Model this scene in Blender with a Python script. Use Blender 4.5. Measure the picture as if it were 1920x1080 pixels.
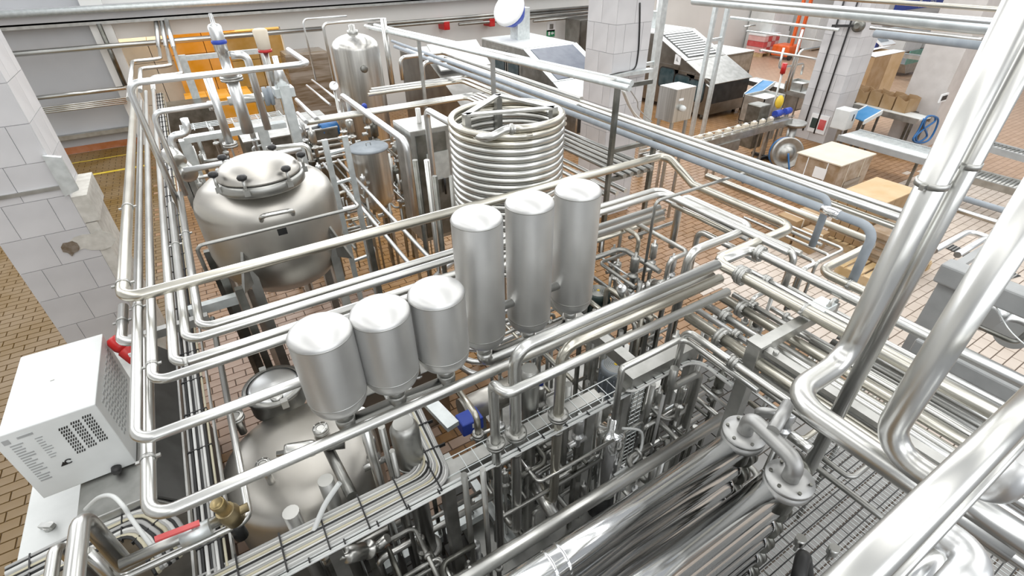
# Dairy process hall seen from a gantry: pipework, damper vessels, tanks, filling machines.
import bpy, bmesh, math, random
from mathutils import Vector, Matrix, Quaternion
random.seed(7)
for o in list(bpy.data.objects):
    bpy.data.objects.remove(o)
scn = bpy.context.scene
COL = scn.collection

# ---------------------------------------------------------------- camera
EYE = Vector((0, 0, 4.2))
CR = Vector((0.85182865, -0.52367591, -0.01230848))     # image right, in room axes (x, y, z)
CD = Vector((-0.30591011, -0.47825457, -0.82322024))    # image down
CF = Vector((0.42521402, 0.70500788, -0.5675887))       # view direction
FPX = 931.5
cam_d = bpy.data.cameras.new('camera')
cam = bpy.data.objects.new('camera', cam_d)
COL.objects.link(cam)
cam.matrix_world = Matrix(((CR.x, -CD.x, -CF.x, EYE.x), (CR.y, -CD.y, -CF.y, EYE.y), (CR.z, -CD.z, -CF.z, EYE.z), (0, 0, 0, 1)))
cam_d.sensor_width = 36.0
cam_d.lens = FPX * 36.0 / 1920.0
cam_d.clip_start = 0.03
cam_d.clip_end = 200
scn.camera = cam
# ---------------------------------------------------------------- light
scn.view_settings.view_transform = 'Standard'
scn.view_settings.look = 'None'
scn.view_settings.gamma = 1.0
scn.view_settings.use_curve_mapping = False
scn.view_settings.exposure = 0.02
w = bpy.data.worlds.new('world')
scn.world = w
w.use_nodes = True
bg = w.node_tree.nodes['Background']
bg.inputs[0].default_value = (0.93, 0.96, 1.0, 1)
bg.inputs[1].default_value = 0.44
def area_lamp(name, loc, sx, sy, power, rot=(0, 0, 0), col=(1, 0.99, 0.96)):
    d = bpy.data.lights.new(name, 'AREA')
    d.shape = 'RECTANGLE'; d.size = sx; d.size_y = sy; d.energy = power; d.color = col
    o = bpy.data.objects.new(name, d); COL.objects.link(o)
    o.location = loc; o.rotation_euler = rot
    return o
for i, lx in enumerate((-5.0, 0.5, 6.0, 12.0, 18.0)):
    area_lamp('overhead_fill_row', (lx, 5.5, 8.0), 2.7, 20.0, 430 if i < 3 else 620)  # unseen light rows, added and widened for broad highlights on the steel
area_lamp('high_back_fill', (8.0, 16.9, 7.6), 42, 5.0, 2600, (math.radians(-84), 0, 0), (0.95, 0.97, 1.0))  # unseen light panel added above the wall to whiten tubes along y
area_lamp('rear_fill', (2.0, -7.5, 6.0), 14, 4.0, 520, (math.radians(66), 0, 0), (0.96, 0.98, 1.0))  # unseen light panel added behind the camera to brighten polished steel

area_lamp('store_lamp', (1.0, 18.0, 4.6), 4.0, 0.6, 160, (0, 0, 0), (1.0, 0.80, 0.50))

# ---------------------------------------------------------------- surveying: where a sight line of the camera meets a plane of the room
def ray(px, py):
    return CR * ((px - 960.0) / FPX) + CD * ((py - 540.0) / FPX) + CF
def P(px, py, x=None, y=None, z=None):
    d = ray(px, py)
    if x is not None: t = (x - EYE.x) / d.x
    elif y is not None: t = (y - EYE.y) / d.y
    else: t = (z - EYE.z) / d.z
    return EYE + d * t
AX = {'x': Vector((1, 0, 0)), 'y': Vector((0, 1, 0)), 'z': Vector((0, 0, 1))}
def along(p, axis, px, py):
    """from p along a room axis to the point nearest to a sight line"""
    e = AX[axis]; d = ray(px, py).normalized(); w0 = p - EYE
    b = e.dot(d); s = (b * d.dot(w0) - e.dot(w0)) / (1 - b * b)
    return p + e * s
def run(start, legs):
    """start point, then legs such as 'y 233 548; x 1247 290' (sight lines) or 'z=1.0' / 'x+0.3' (metres)"""
    pts = [Vector(start)]
    for leg in legs.split(';'):
        leg = leg.strip()
        if not leg: continue
        a = leg[0]
        if leg[1] == '=':
            q = pts[-1].copy(); setattr(q, a, float(leg[2:])); pts.append(q)
        elif leg[1] in '+-':
            pts.append(pts[-1] + AX[a] * float(leg[1:]))
        else:
            _, u, v = leg.split(); pts.append(along(pts[-1], a, float(u), float(v)))
    return pts

# ---------------------------------------------------------------- materials
def new_mat(name):
    m = bpy.data.materials.new(name); m.use_nodes = True
    nt = m.node_tree; b = nt.nodes['Principled BSDF']
    return m, nt, b
def noise_ramp(nt, scale, c0, c1, lo=0.35, hi=0.65, stretch=None, detail=3.0, coord='Object'):
    tc = nt.nodes.new('ShaderNodeTexCoord'); mp = nt.nodes.new('ShaderNodeMapping')
    nz = nt.nodes.new('ShaderNodeTexNoise'); rp = nt.nodes.new('ShaderNodeValToRGB')
    nt.links.new(tc.outputs[coord], mp.inputs[0]); nt.links.new(mp.outputs[0], nz.inputs['Vector'])
    nt.links.new(nz.outputs[0], rp.inputs[0])
    nz.inputs['Scale'].default_value = scale; nz.inputs['Detail'].default_value = detail
    if stretch: mp.inputs['Scale'].default_value = stretch
    rp.color_ramp.elements[0].position = lo; rp.color_ramp.elements[1].position = hi
    rp.color_ramp.elements[0].color = (*c0, 1); rp.color_ramp.elements[1].color = (*c1, 1)
    return rp, nz
def metal(name, c, rough, var=0.06, scale=6.0, stretch=None, bump=0.0, metallic=1.0, rvar=0.08):
    m, nt, b = new_mat(name)
    lo = tuple(max(0, k - var) for k in c); hi = tuple(min(1, k + var) for k in c)
    rp, nz = noise_ramp(nt, scale, lo, hi, stretch=stretch)
    nt.links.new(rp.outputs[0], b.inputs['Base Color'])
    mr = nt.nodes.new('ShaderNodeMapRange')
    mr.inputs[3].default_value = max(0.02, rough - rvar); mr.inputs[4].default_value = rough + rvar
    nt.links.new(nz.outputs[0], mr.inputs[0]); nt.links.new(mr.outputs[0], b.inputs['Roughness'])
    b.inputs['Metallic'].default_value = metallic
    if bump:
        bp = nt.nodes.new('ShaderNodeBump'); bp.inputs['Strength'].default_value = bump
        n2 = nt.nodes.new('ShaderNodeTexNoise'); n2.inputs['Scale'].default_value = scale * 30
        nt.links.new(n2.outputs[0], bp.inputs['Height']); nt.links.new(bp.outputs[0], b.inputs['Normal'])
    return m
def paint(name, c, rough=0.5, var=0.03, scale=5.0, metallic=0.0, spec=None, stretch=None):
    m, nt, b = new_mat(name)
    lo = tuple(max(0, k - var) for k in c); hi = tuple(min(1, k + var) for k in c)
    rp, nz = noise_ramp(nt, scale, lo, hi, stretch=stretch)
    nt.links.new(rp.outputs[0], b.inputs['Base Color'])
    b.inputs['Roughness'].default_value = rough; b.inputs['Metallic'].default_value = metallic
    return m
M = {}
M['tube'] = metal('tube_steel', (0.66, 0.66, 0.635), 0.30, scale=3.0, var=0.03, rvar=0.025)
M['tube_warm'] = metal('tube_steel_warm', (0.64, 0.615, 0.54), 0.30, scale=3.0, var=0.04, rvar=0.025)
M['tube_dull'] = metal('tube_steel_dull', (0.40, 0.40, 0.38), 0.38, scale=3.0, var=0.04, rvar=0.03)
M['tube_white'] = metal('tube_steel_matt', (0.74, 0.75, 0.75), 0.36, scale=4.0, var=.03, rvar=.02)
M['satin'] = metal('satin_steel', (0.70, 0.70, 0.69), 0.46, scale=3.0, bump=0.02, var=.04, rvar=.03)
M['tank'] = metal('tank_steel', (0.55, 0.53, 0.49), 0.40, scale=2.2, var=0.05, rvar=.04)
M['mirror'] = metal('polished_steel', (0.84, 0.85, 0.85), 0.13, scale=2.5, var=0.03, rvar=0.02)
M['cast'] = metal('cast_steel', (0.46, 0.46, 0.45), 0.5, scale=8, var=.04, bump=.03)
M['brushed'] = metal('brushed_steel', (0.60, 0.59, 0.56), 0.33, scale=3, stretch=(8, 8, 0.3), var=.08, rvar=.02)
M['frame'] = metal('frame_steel', (0.48, 0.48, 0.46), 0.42, scale=8.0)
M['frame_light'] = metal('galvanised_steel', (0.72, 0.76, 0.76), 0.45, scale=14.0, metallic=0.8)
M['dark_steel'] = metal('dark_steel', (0.22, 0.22, 0.20), 0.40, scale=6.0)
M['machine'] = metal('machine_steel', (0.30, 0.29, 0.27), 0.34, scale=3.0, var=0.05)
M['black'] = paint('black_plastic', (0.02, 0.02, 0.02), 0.45, 0.008)
M['white_paint'] = paint('white_paint', (0.70, 0.72, 0.71), 0.42)
M['tint'] = paint('tinted_panel', (0.06, 0.075, 0.11), 0.3, 0.015)
M['white_shade'] = paint('white_enamel_side', (0.80, 0.83, 0.84), 0.40)
M['cable_grey'] = paint('grey_cable', (0.42, 0.42, 0.41), 0.5)
M['cable_light'] = paint('light_cable', (0.72, 0.72, 0.70), 0.5)
M['cable_tan'] = paint('tan_cable', (0.58, 0.54, 0.40), 0.5)
M['insulation'] = paint('grey_insulation', (0.31, 0.345, 0.38), 0.7, 0.03, 9.0)
M['grey_paint'] = paint('grey_paint', (0.36, 0.37, 0.37), 0.5)
M['motor'] = paint('motor_paint', (0.035, 0.055, 0.05), 0.45, 0.01)
M['blue'] = paint('blue_plastic', (0.03, 0.07, 0.42), 0.4, 0.01)
M['blue_hose'] = paint('blue_hose', (0.03, 0.16, 0.42), 0.45, 0.01)
M['red'] = paint('red_plastic', (0.50, 0.012, 0.01), 0.35, 0.02)
M['pink'] = paint('faded_red_plastic', (0.60, 0.10, 0.10), 0.4, 0.03)
M['yellow'] = paint('yellow_paint', (0.80, 0.56, 0.04), 0.5, 0.03)
M['orange'] = paint('orange_carton', (0.90, 0.42, 0.05), 0.6, 0.06, 2.0)
M['card'] = paint('cardboard', (0.40, 0.27, 0.15), 0.75, 0.04, 3.0)
M['card_light'] = paint('pale_cardboard', (0.68, 0.61, 0.50), 0.75, 0.03, 3.0)
M['card_lid'] = paint('tan_cardboard', (0.60, 0.43, 0.25), 0.7, 0.04, 3.0)
M['wrap'] = metal('plastic_wrap', (0.26, 0.21, 0.16), 0.22, var=0.10, scale=2.2, metallic=0.1, stretch=(.5, .5, 5))
M['paper'] = paint('paper', (0.86, 0.87, 0.88), 0.6, 0.02)
M['orange_paint'] = paint('orange_paint', (0.75, 0.13, 0.02), 0.4, 0.03)
M['orange_dark'] = paint('amber_carton', (0.52, 0.33, 0.10), 0.6, 0.06, 2.0)
M['card_pink'] = paint('pink_carton', (0.72, 0.45, 0.43), 0.6, 0.04)
M['card_wrapped'] = paint('film_wrapped_cardboard', (0.36, 0.27, 0.19), 0.25, 0.07, 6.0)
M['column_steel'] = paint('grey_cladding', (0.62, 0.59, 0.57), 0.35, 0.03)
M['wood'] = paint('pallet_wood', (0.55, 0.40, 0.22), 0.7, 0.06, 4.0)
M['shadow_grey'] = paint('shaded_side_grey', (0.10, 0.10, 0.095), 0.45, 0.02)
M['glass_dark'] = paint('machine_window', (0.05, 0.08, 0.09), 0.08, 0.02)
M['green'] = paint('green_plastic', (0.02, 0.25, 0.10), 0.5, 0.02)
M['brass'] = metal('brass', (0.40, 0.32, 0.18), 0.42, scale=8)

# ---------------------------------------------------------------- mesh builders
class MB:
    def __init__(s): s.v = []; s.f = []; s.flat = set(); s.marks = []
    def add(s, verts, faces, flat=False):
        s.marks.append((len(s.v), len(s.f))); n = len(s.v); s.v += [tuple(q) for q in verts]
        for f in faces:
            if flat: s.flat.add(len(s.f))
            s.f.append(tuple(i + n for i in f))
    def box(s, c, size, rot=None):
        hx, hy, hz = size[0] / 2, size[1] / 2, size[2] / 2
        vs = [Vector((x * hx, y * hy, z * hz)) for z in (-1, 1) for y in (-1, 1) for x in (-1, 1)]
        if rot is not None: vs = [rot @ v for v in vs]
        c = Vector(c)
        s.add([v + c for v in vs], [(0, 2, 3, 1), (4, 5, 7, 6), (0, 1, 5, 4), (2, 6, 7, 3), (0, 4, 6, 2), (1, 3, 7, 5)], True)
    def rect(s, lo, hi):
        lo = Vector(lo); hi = Vector(hi); s.box((lo + hi) / 2, [abs(k) for k in (hi - lo)])
    def bar(s, a, b, wx, wy, up=(0, 0, 1)):
        a = Vector(a); b = Vector(b); d = (b - a); L = d.length; d.normalize()
        u = Vector(up)
        if abs(u.dot(d)) > 0.95: u = Vector((0, 1, 0))
        x = d.cross(u).normalized(); y = x.cross(d)
        R = Matrix((x, y, d)).transposed()
        s.box((a + b) / 2, (wx, wy, L), R)
    def prism(s, poly, vec):
        """poly: list of points of a planar outline, extruded by vec"""
        n = len(poly); vec = Vector(vec); a = [Vector(p) for p in poly]
        vs = a + [p + vec for p in a]
        fs = [tuple(range(n - 1, -1, -1)), tuple(range(n, 2 * n))]
        fs += [(i, (i + 1) % n, n + (i + 1) % n, n + i) for i in range(n)]
        s.add(vs, fs, True)
    def cyl(s, a, b, r, r2=None, seg=14, cap=True):
        a = Vector(a); b = Vector(b); s.tube([a, b], r, seg, cap=cap, r_end=r2)
    def tube(s, pts, r, seg=12, bend=None, cap=True, r_end=None, closed=False):
        pts = fillet(pts, bend if bend is not None else r * 3.2) if len(pts) > 2 and bend != 0 else [Vector(p) for p in pts]
        n = len(pts)
        if n < 2: return
        tang = []
        for i in range(n):
            if closed: t = pts[(i + 1) % n] - pts[(i - 1) % n]
            else: t = pts[min(i + 1, n - 1)] - pts[max(i - 1, 0)]
            tang.append(t.normalized())
        u = tang[0].cross(Vector((0, 0, 1)))
        if u.length < 0.05: u = tang[0].cross(Vector((0, 1, 0)))
        u.normalize()
        s.marks.append((len(s.v), len(s.f))); base = len(s.v); cs = [(math.cos(2 * math.pi * k / seg), math.sin(2 * math.pi * k / seg)) for k in range(seg)]
        for i in range(n):
            if i:
                q = tang[i - 1].rotation_difference(tang[i]); u = q @ u
                u = (u - tang[i] * u.dot(tang[i])).normalized()
            v = tang[i].cross(u)
            rr = r if r_end is None else r + (r_end - r) * i / (n - 1)
            s.v += [tuple(pts[i] + (u * c + v * d) * rr) for c, d in cs]
        m = n if closed else n - 1
        for i in range(m):
            j = (i + 1) % n
            for k in range(seg):
                l = (k + 1) % seg
                s.f.append((base + i * seg + k, base + i * seg + l, base + j * seg + l, base + j * seg + k))
        if cap and not closed:
            s.flat.add(len(s.f)); s.f.append(tuple(base + k for k in range(seg - 1, -1, -1)))
            s.flat.add(len(s.f)); s.f.append(tuple(base + (n - 1) * seg + k for k in range(seg)))
    def lathe(s, base, prof, seg=32, axis=(0, 0, 1), cap=True):
        """prof: list of (radius, height along axis) from base"""
        base = Vector(base); ax = Vector(axis).normalized()
        q = Vector((0, 0, 1)).rotation_difference(ax)
        s.marks.append((len(s.v), len(s.f))); b = len(s.v)
        for r, h in prof:
            for k in range(seg):
                a = 2 * math.pi * k / seg
                s.v.append(tuple(base + q @ Vector((r * math.cos(a), r * math.sin(a), h))))
        for i in range(len(prof) - 1):
            for k in range(seg):
                l = (k + 1) % seg
                s.f.append((b + i * seg + k, b + i * seg + l, b + (i + 1) * seg + l, b + (i + 1) * seg + k))
        if cap:
            if prof[0][0] > 1e-4: s.flat.add(len(s.f)); s.f.append(tuple(b + k for k in range(seg - 1, -1, -1)))
            if prof[-1][0] > 1e-4: s.flat.add(len(s.f)); s.f.append(tuple(b + (len(prof) - 1) * seg + k for k in range(seg)))
    def sphere(s, c, r, seg=12, rings=8, sz=1.0):
        s.lathe(Vector(c) - Vector((0, 0, r * sz)), [(max(1e-4, r * math.sin(math.pi * i / rings)), r * sz * (1 - math.cos(math.pi * i / rings))) for i in range(rings + 1)], seg)
    def mesh(s, name):
        me = bpy.data.meshes.new(name); me.from_pydata(s.v, [], s.f)
        sm = [i not in s.flat for i in range(len(s.f))]
        me.polygons.foreach_set('use_smooth', sm); me.update()
        return me
    def pieces(s):
        """one builder per separate solid, in the order they were added"""
        out = []; ends = s.marks[1:] + [(len(s.v), len(s.f))]
        for (v0, f0), (v1, f1) in zip(s.marks, ends):
            if v1 == v0: continue
            q = MB(); q.v = s.v[v0:v1]; q.f = [tuple(i - v0 for i in f) for f in s.f[f0:f1]]
            q.flat = {i - f0 for i in s.flat if f0 <= i < f1}; q.marks = [(0, 0)]; out.append(q)
        return out
    def build(s, name, mat, parent=None, origin=None, bevel=0.0, stuff=False):
        """one object; further solids of the same builder become pieces of their own beside (or under) the first"""
        ps = s.pieces()
        if len(ps) > 1 and not stuff:
            first = ps[0].build(name, mat, parent, origin, bevel)
            for q in ps[1:]: q.build(name, mat, parent if parent is not None else first, None, bevel)
            return first
        if origin is not None:
            o0 = Vector(origin); s.v = [tuple(Vector(q) - o0) for q in s.v]
        me = s.mesh(name); me.materials.append(M[mat] if isinstance(mat, str) else mat)
        o = bpy.data.objects.new(name, me); COL.objects.link(o)
        if origin is not None: o.location = origin
        if parent is not None:
            o.parent = parent; W = world_of(parent).inverted()
            if origin is None: me.transform(W)
            else: o.location = W @ Vector(origin)
        if stuff: o['kind'] = 'stuff'
        if bevel:
            bv = o.modifiers.new('bevel', 'BEVEL'); bv.width = bevel; bv.segments = 2; bv.limit_method = 'ANGLE'
        return o
def world_of(o):
    m = Matrix.Translation(o.location) @ o.rotation_euler.to_matrix().to_4x4()
    return world_of(o.parent) @ m if o.parent else m
def fillet(pts, rad):
    pts = [Vector(p) for p in pts]; out = [pts[0]]
    for i in range(1, len(pts) - 1):
        a, b, c = pts[i - 1], pts[i], pts[i + 1]
        d1 = (a - b); d2 = (c - b); l1, l2 = d1.length, d2.length
        if l1 < 1e-6 or l2 < 1e-6: continue
        d1 /= l1; d2 /= l2; ang = d1.angle(d2)
        if ang > 3.05: out.append(b); continue
        k = min(rad / math.tan(ang / 2), l1 * 0.495, l2 * 0.495); R = k * math.tan(ang / 2)
        cen = b + (d1 + d2).normalized() * (R / math.sin(ang / 2))
        p1 = b + d1 * k; p2 = b + d2 * k; v1 = p1 - cen; v2 = p2 - cen
        st = max(3, int((math.pi - ang) / 0.26))
        q = v1.rotation_difference(v2); axis, th = q.to_axis_angle()
        for j in range(st + 1):
            out.append(cen + Quaternion(axis, th * j / st) @ v1)
    out.append(pts[-1])
    return out
def spline(pts, n=8):
    """smooth curve through points, for cables and hoses"""
    pts = [Vector(p) for p in pts]; out = []
    for i in range(len(pts) - 1):
        p0 = pts[max(i - 1, 0)]; p1 = pts[i]; p2 = pts[i + 1]; p3 = pts[min(i + 2, len(pts) - 1)]
        for j in range(n):
            t = j / n
            out.append(0.5 * ((2 * p1) + (p2 - p0) * t + (2 * p0 - 5 * p1 + 4 * p2 - p3) * t * t + (3 * p1 - p0 - 3 * p2 + p3) * t ** 3))
    out.append(pts[-1]); return out

# ---------------------------------------------------------------- object helpers
def tag(o, label, cat, group=None, kind=None):
    if label: o['label'] = label
    if cat: o['category'] = cat
    if group: o['group'] = group
    if kind: o['kind'] = kind
    return o
def thing(name, loc, label, cat, group=None, rz=0.0):
    o = bpy.data.objects.new(name, None); COL.objects.link(o); o.location = loc; o.rotation_euler.z = rz
    o.empty_display_size = 0.1
    return tag(o, label, cat, group)
def struct(o): o['kind'] = 'structure'; return o
def point_on(pts, f):
    """point and direction at fraction f of a polyline"""
    L = [(pts[i + 1] - pts[i]).length for i in range(len(pts) - 1)]; s = f * sum(L)
    for i, l in enumerate(L):
        if s <= l or i == len(L) - 1: return pts[i] + (pts[i + 1] - pts[i]).normalized() * s, (pts[i + 1] - pts[i]).normalized()
        s -= l
def frame_of(d):
    u = d.cross(Vector((0, 0, 1)))
    if u.length < 0.1: u = Vector((1, 0, 0))
    u.normalize(); return u, d.cross(u)
def add_flange(parent, p, d, r, mat='frame', t=0.022, k=1.75, bolts=True):
    b = MB(); d = Vector(d).normalized(); p = Vector(p); R = r * k
    b.lathe(p - d * t, [(r * 1.01, 0), (R, .0), (R, t * .9), (R - r * .12, t * .9), (R - r * .12, t * 1.1), (R, t * 1.1), (R, t * 2), (r * 1.01, t * 2)], 22, d, cap=False)
    f = b.build('flange', mat, parent)
    if bolts:
        u, v = frame_of(d); b = MB()
        for i in range(6):
            a = i * math.pi / 3 + 0.3; q = p + (u * math.cos(a) + v * math.sin(a)) * r * (k - 0.3)
            b.cyl(q - d * t * 1.5, q + d * t * 1.5, r * 0.14, seg=6)
        b.build('flange_bolts', mat, f, stuff=True)
    return f
def add_clamp(parent, p, d, r, mat='frame'):
    b = MB(); d = Vector(d).normalized(); p = Vector(p)
    b.lathe(p - d * 0.011, [(r * 1.02, 0), (r * 1.12, 0), (r * 1.12, 0.022), (r * 1.02, 0.022)], 16, d, cap=False)
    c_ = b.build('pipe_clamp', mat, parent)
    u, v = frame_of(d); b = MB()
    for s_ in (-1, 1):
        c = p + u * s_ * r * 1.35
        b.bar(c - d * 0.009, c + d * 0.009, r * 0.62, r * 0.34)
    b.build('clamp_lug', mat, c_)
    return c_
def pipe(label, r, pts, mat='tube', group=None, clamps=(), flanges=(), bend=None, seg=None, name='process_pipe', cat='pipe', cap=True):
    seg = seg or (18 if r > 0.05 else 14 if r > 0.024 else 10)
    b = MB(); b.tube(pts, r, seg, bend, cap)
    o = b.build(name, mat, origin=pts[0]); tag(o, label, cat, group)
    for f in clamps:
        p, d = point_on(pts, f); add_clamp(o, p, d, r)
    for f in flanges:
        p, d = point_on(pts, f); add_flange(o, p, d, r)
    return o
# ================================================================ setting
def tile_floor_material():
    m, nt, b = new_mat('floor_tile')
    rp, nz = noise_ramp(nt, 0.55, (0.24, 0.12, 0.035), (0.36, 0.215, 0.12), 0.38, 0.62, coord='Generated')
    geo = nt.nodes.new('ShaderNodeNewGeometry'); nt.links.new(geo.outputs['Position'], nz.inputs['Vector'])
    rnd = nt.nodes.new('ShaderNodeTexWhiteNoise'); sn = nt.nodes.new('ShaderNodeVectorMath'); sn.operation = 'SNAP'
    sn.inputs[1].default_value = (0.12, 0.115, 1.0); nt.links.new(geo.outputs['Position'], sn.inputs[0]); nt.links.new(sn.outputs[0], rnd.inputs['Vector'])
    mx = nt.nodes.new('ShaderNodeMix'); mx.data_type = 'RGBA'; mx.blend_type = 'MULTIPLY'; mx.inputs[0].default_value = 1
    mr = nt.nodes.new('ShaderNodeMapRange'); mr.inputs[3].default_value = 0.88; mr.inputs[4].default_value = 1.1
    nt.links.new(rnd.outputs[0], mr.inputs[0])
    nt.links.new(rp.outputs[0], mx.inputs[6]); nt.links.new(mr.outputs[0], mx.inputs[7]); nt.links.new(mx.outputs[2], b.inputs['Base Color'])
    b.inputs['Roughness'].default_value = 0.42
    return m
def wet_floor_material():
    m, nt, b = new_mat('floor_joint')
    b.inputs['Base Color'].default_value = (0.12, 0.085, 0.06, 1); b.inputs['Roughness'].default_value = 0.6
    return m
def brick_floor_material():
    m, nt, b = new_mat('far_floor_tile')
    geo = nt.nodes.new('ShaderNodeNewGeometry'); br = nt.nodes.new('ShaderNodeTexBrick')
    br.inputs['Scale'].default_value = 1.0; br.inputs['Brick Width'].default_value = 0.25; br.inputs['Row Height'].default_value = 0.12
    br.inputs['Mortar Size'].default_value = 0.006; br.inputs['Color1'].default_value = (0.42, 0.28, 0.185, 1); br.inputs['Color2'].default_value = (0.48, 0.33, 0.23, 1)
    br.inputs['Mortar'].default_value = (0.22, 0.13, 0.08, 1)
    nt.links.new(geo.outputs['Position'], br.inputs['Vector']); nt.links.new(br.outputs[0], b.inputs['Base Color'])
    b.inputs['Roughness'].default_value = 0.35
    return m
M['floor_tile'] = tile_floor_material(); M['floor_joint'] = wet_floor_material(); M['far_tile'] = brick_floor_material()
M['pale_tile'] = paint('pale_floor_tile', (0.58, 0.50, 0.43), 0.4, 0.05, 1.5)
M['dark_tile'] = paint('shade_toned_floor_tile', (0.085, 0.083, 0.078), 0.5, 0.02, 2.0)  # near-black tone paints the shade under the plant into the tiles

fb = MB(); fb.rect((-8, -4, -0.15), (14.2, 16.3, -0.012)); floor = struct(fb.build('floor', 'floor_joint'))
fb = MB(); fb.rect((14.2, -4, -0.15), (44, 16.3, 0.0)); struct(fb.build('floor', 'far_tile'))
TL, TW = 0.25, 0.12
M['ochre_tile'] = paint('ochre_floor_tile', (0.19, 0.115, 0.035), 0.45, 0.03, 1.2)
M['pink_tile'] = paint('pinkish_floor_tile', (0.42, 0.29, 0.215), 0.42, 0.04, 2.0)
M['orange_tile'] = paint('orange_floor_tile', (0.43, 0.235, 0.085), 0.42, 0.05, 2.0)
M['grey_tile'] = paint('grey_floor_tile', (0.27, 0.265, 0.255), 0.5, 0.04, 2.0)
def tile_zone(x, y):  # tile zones carry shade and the light's colour cast, apart from grey bricks
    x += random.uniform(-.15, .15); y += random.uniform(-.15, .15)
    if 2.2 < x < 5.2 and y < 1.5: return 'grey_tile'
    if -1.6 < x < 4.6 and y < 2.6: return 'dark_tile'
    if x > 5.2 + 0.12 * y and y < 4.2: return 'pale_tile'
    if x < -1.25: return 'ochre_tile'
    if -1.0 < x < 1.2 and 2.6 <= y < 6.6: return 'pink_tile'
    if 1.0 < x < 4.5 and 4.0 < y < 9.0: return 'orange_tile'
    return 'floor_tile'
tile_shape = {}
def tile_mesh(kind):
    if kind not in tile_shape:
        b = MB(); hx, hy, t = TL / 2 - 0.004, TW / 2 - 0.004, 0.012
        b.add([(-hx, -hy, -t), (hx, -hy, -t), (hx, hy, -t), (-hx, hy, -t), (-hx + .003, -hy + .003, 0), (hx - .003, -hy + .003, 0), (hx - .003, hy - .003, 0), (-hx + .003, hy - .003, 0)],
              [(4, 5, 6, 7), (0, 1, 5, 4), (1, 2, 6, 5), (2, 3, 7, 6), (3, 0, 4, 7)], True)
        me = b.mesh('tile'); me.materials.append(M[kind]); tile_shape[kind] = me
    return tile_shape[kind]
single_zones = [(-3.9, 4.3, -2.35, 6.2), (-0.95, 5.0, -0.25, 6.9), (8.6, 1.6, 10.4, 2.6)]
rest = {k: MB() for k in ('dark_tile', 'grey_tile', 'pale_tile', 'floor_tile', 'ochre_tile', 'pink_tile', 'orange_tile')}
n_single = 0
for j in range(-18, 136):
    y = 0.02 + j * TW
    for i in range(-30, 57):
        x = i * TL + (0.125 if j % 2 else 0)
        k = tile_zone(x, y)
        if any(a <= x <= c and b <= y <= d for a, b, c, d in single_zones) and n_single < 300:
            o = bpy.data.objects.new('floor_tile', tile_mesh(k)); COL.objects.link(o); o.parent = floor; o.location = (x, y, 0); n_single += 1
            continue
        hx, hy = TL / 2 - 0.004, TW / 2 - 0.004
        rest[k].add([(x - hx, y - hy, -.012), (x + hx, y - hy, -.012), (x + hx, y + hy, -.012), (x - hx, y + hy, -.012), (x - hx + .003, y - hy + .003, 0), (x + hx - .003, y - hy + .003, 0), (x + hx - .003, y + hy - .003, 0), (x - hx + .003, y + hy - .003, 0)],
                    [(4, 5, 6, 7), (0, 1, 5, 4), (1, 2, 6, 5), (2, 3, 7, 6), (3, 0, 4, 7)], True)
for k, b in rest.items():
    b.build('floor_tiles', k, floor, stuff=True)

# walls
M['wall'] = paint('wall_plaster', (0.76, 0.76, 0.74), 0.8, 0.03, 0.6)
M['wall_grey'] = paint('wall_grey_plaster', (0.50, 0.51, 0.53), 0.85, 0.03, 0.8)
M['column_tile'] = paint('column_tile', (0.60, 0.595, 0.605), 0.4, 0.05, 1.6)
M['grout'] = paint('grout', (0.62, 0.62, 0.63), 0.85)
M['skirting'] = paint('skirting_tile', (0.45, 0.17, 0.07), 0.5)
WY = 16.3
wb = MB()
x_l = P(236, 120, y=WY).x; x_r = P(537, 100, y=WY).x; z_t = P(240, 72, y=WY).z
wb.rect((x_r, WY, 0), (44, WY + 0.25, 4.9)); wb.rect((x_l, WY, z_t), (x_r, WY + .25, 4.9))
wall_back = struct(wb.build('wall_back', 'wall'))
wb = MB(); wb.rect((-12, WY, 0), (x_l, WY + .25, 4.9)); struct(wb.build('wall_back', 'wall_grey'))
wb = MB(); wb.rect((x_l - 1.0, WY + 3.0, 0), (x_r + 1.0, WY + 3.2, 6)); struct(wb.build('wall_store', 'wall'))
wb = MB(); wb.rect((-12.2, -4, 0), (-12, WY, 8)); struct(wb.build('wall_left', 'wall'))
wb = MB(); wb.rect((-12, WY - 0.02, 0.0), (x_l, WY, 0.16)); struct(wb.build('baseboard_back', 'skirting'))
# pilaster and the ledges of the grey wall
pl = MB(); a = P(172, 60, y=16.1).x; b_ = P(214, 60, y=16.1).x
pl.rect((a, 16.10, 0), (b_, WY, 4.9)); struct(pl.build('trim_1', 'wall'))
for n, (py, px, h, mat) in enumerate([(30, 100, 0.32, 'wall_grey'), (47, 100, 0.10, 'frame')]):
    q = P(px, py, y=16.0); t = MB(); t.rect((-12, 16.0, q.z - h / 2), (44, WY, q.z + h / 2)); struct(t.build('trim_%d' % (n + 2), mat))
q = P(180, 250, y=16.2); t = MB(); t.rect((-12, 16.15, q.z - .05), (x_l, WY, q.z + .05)); struct(t.build('trim_4', 'frame'))
q = P(180, 214, y=16.2)

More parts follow.
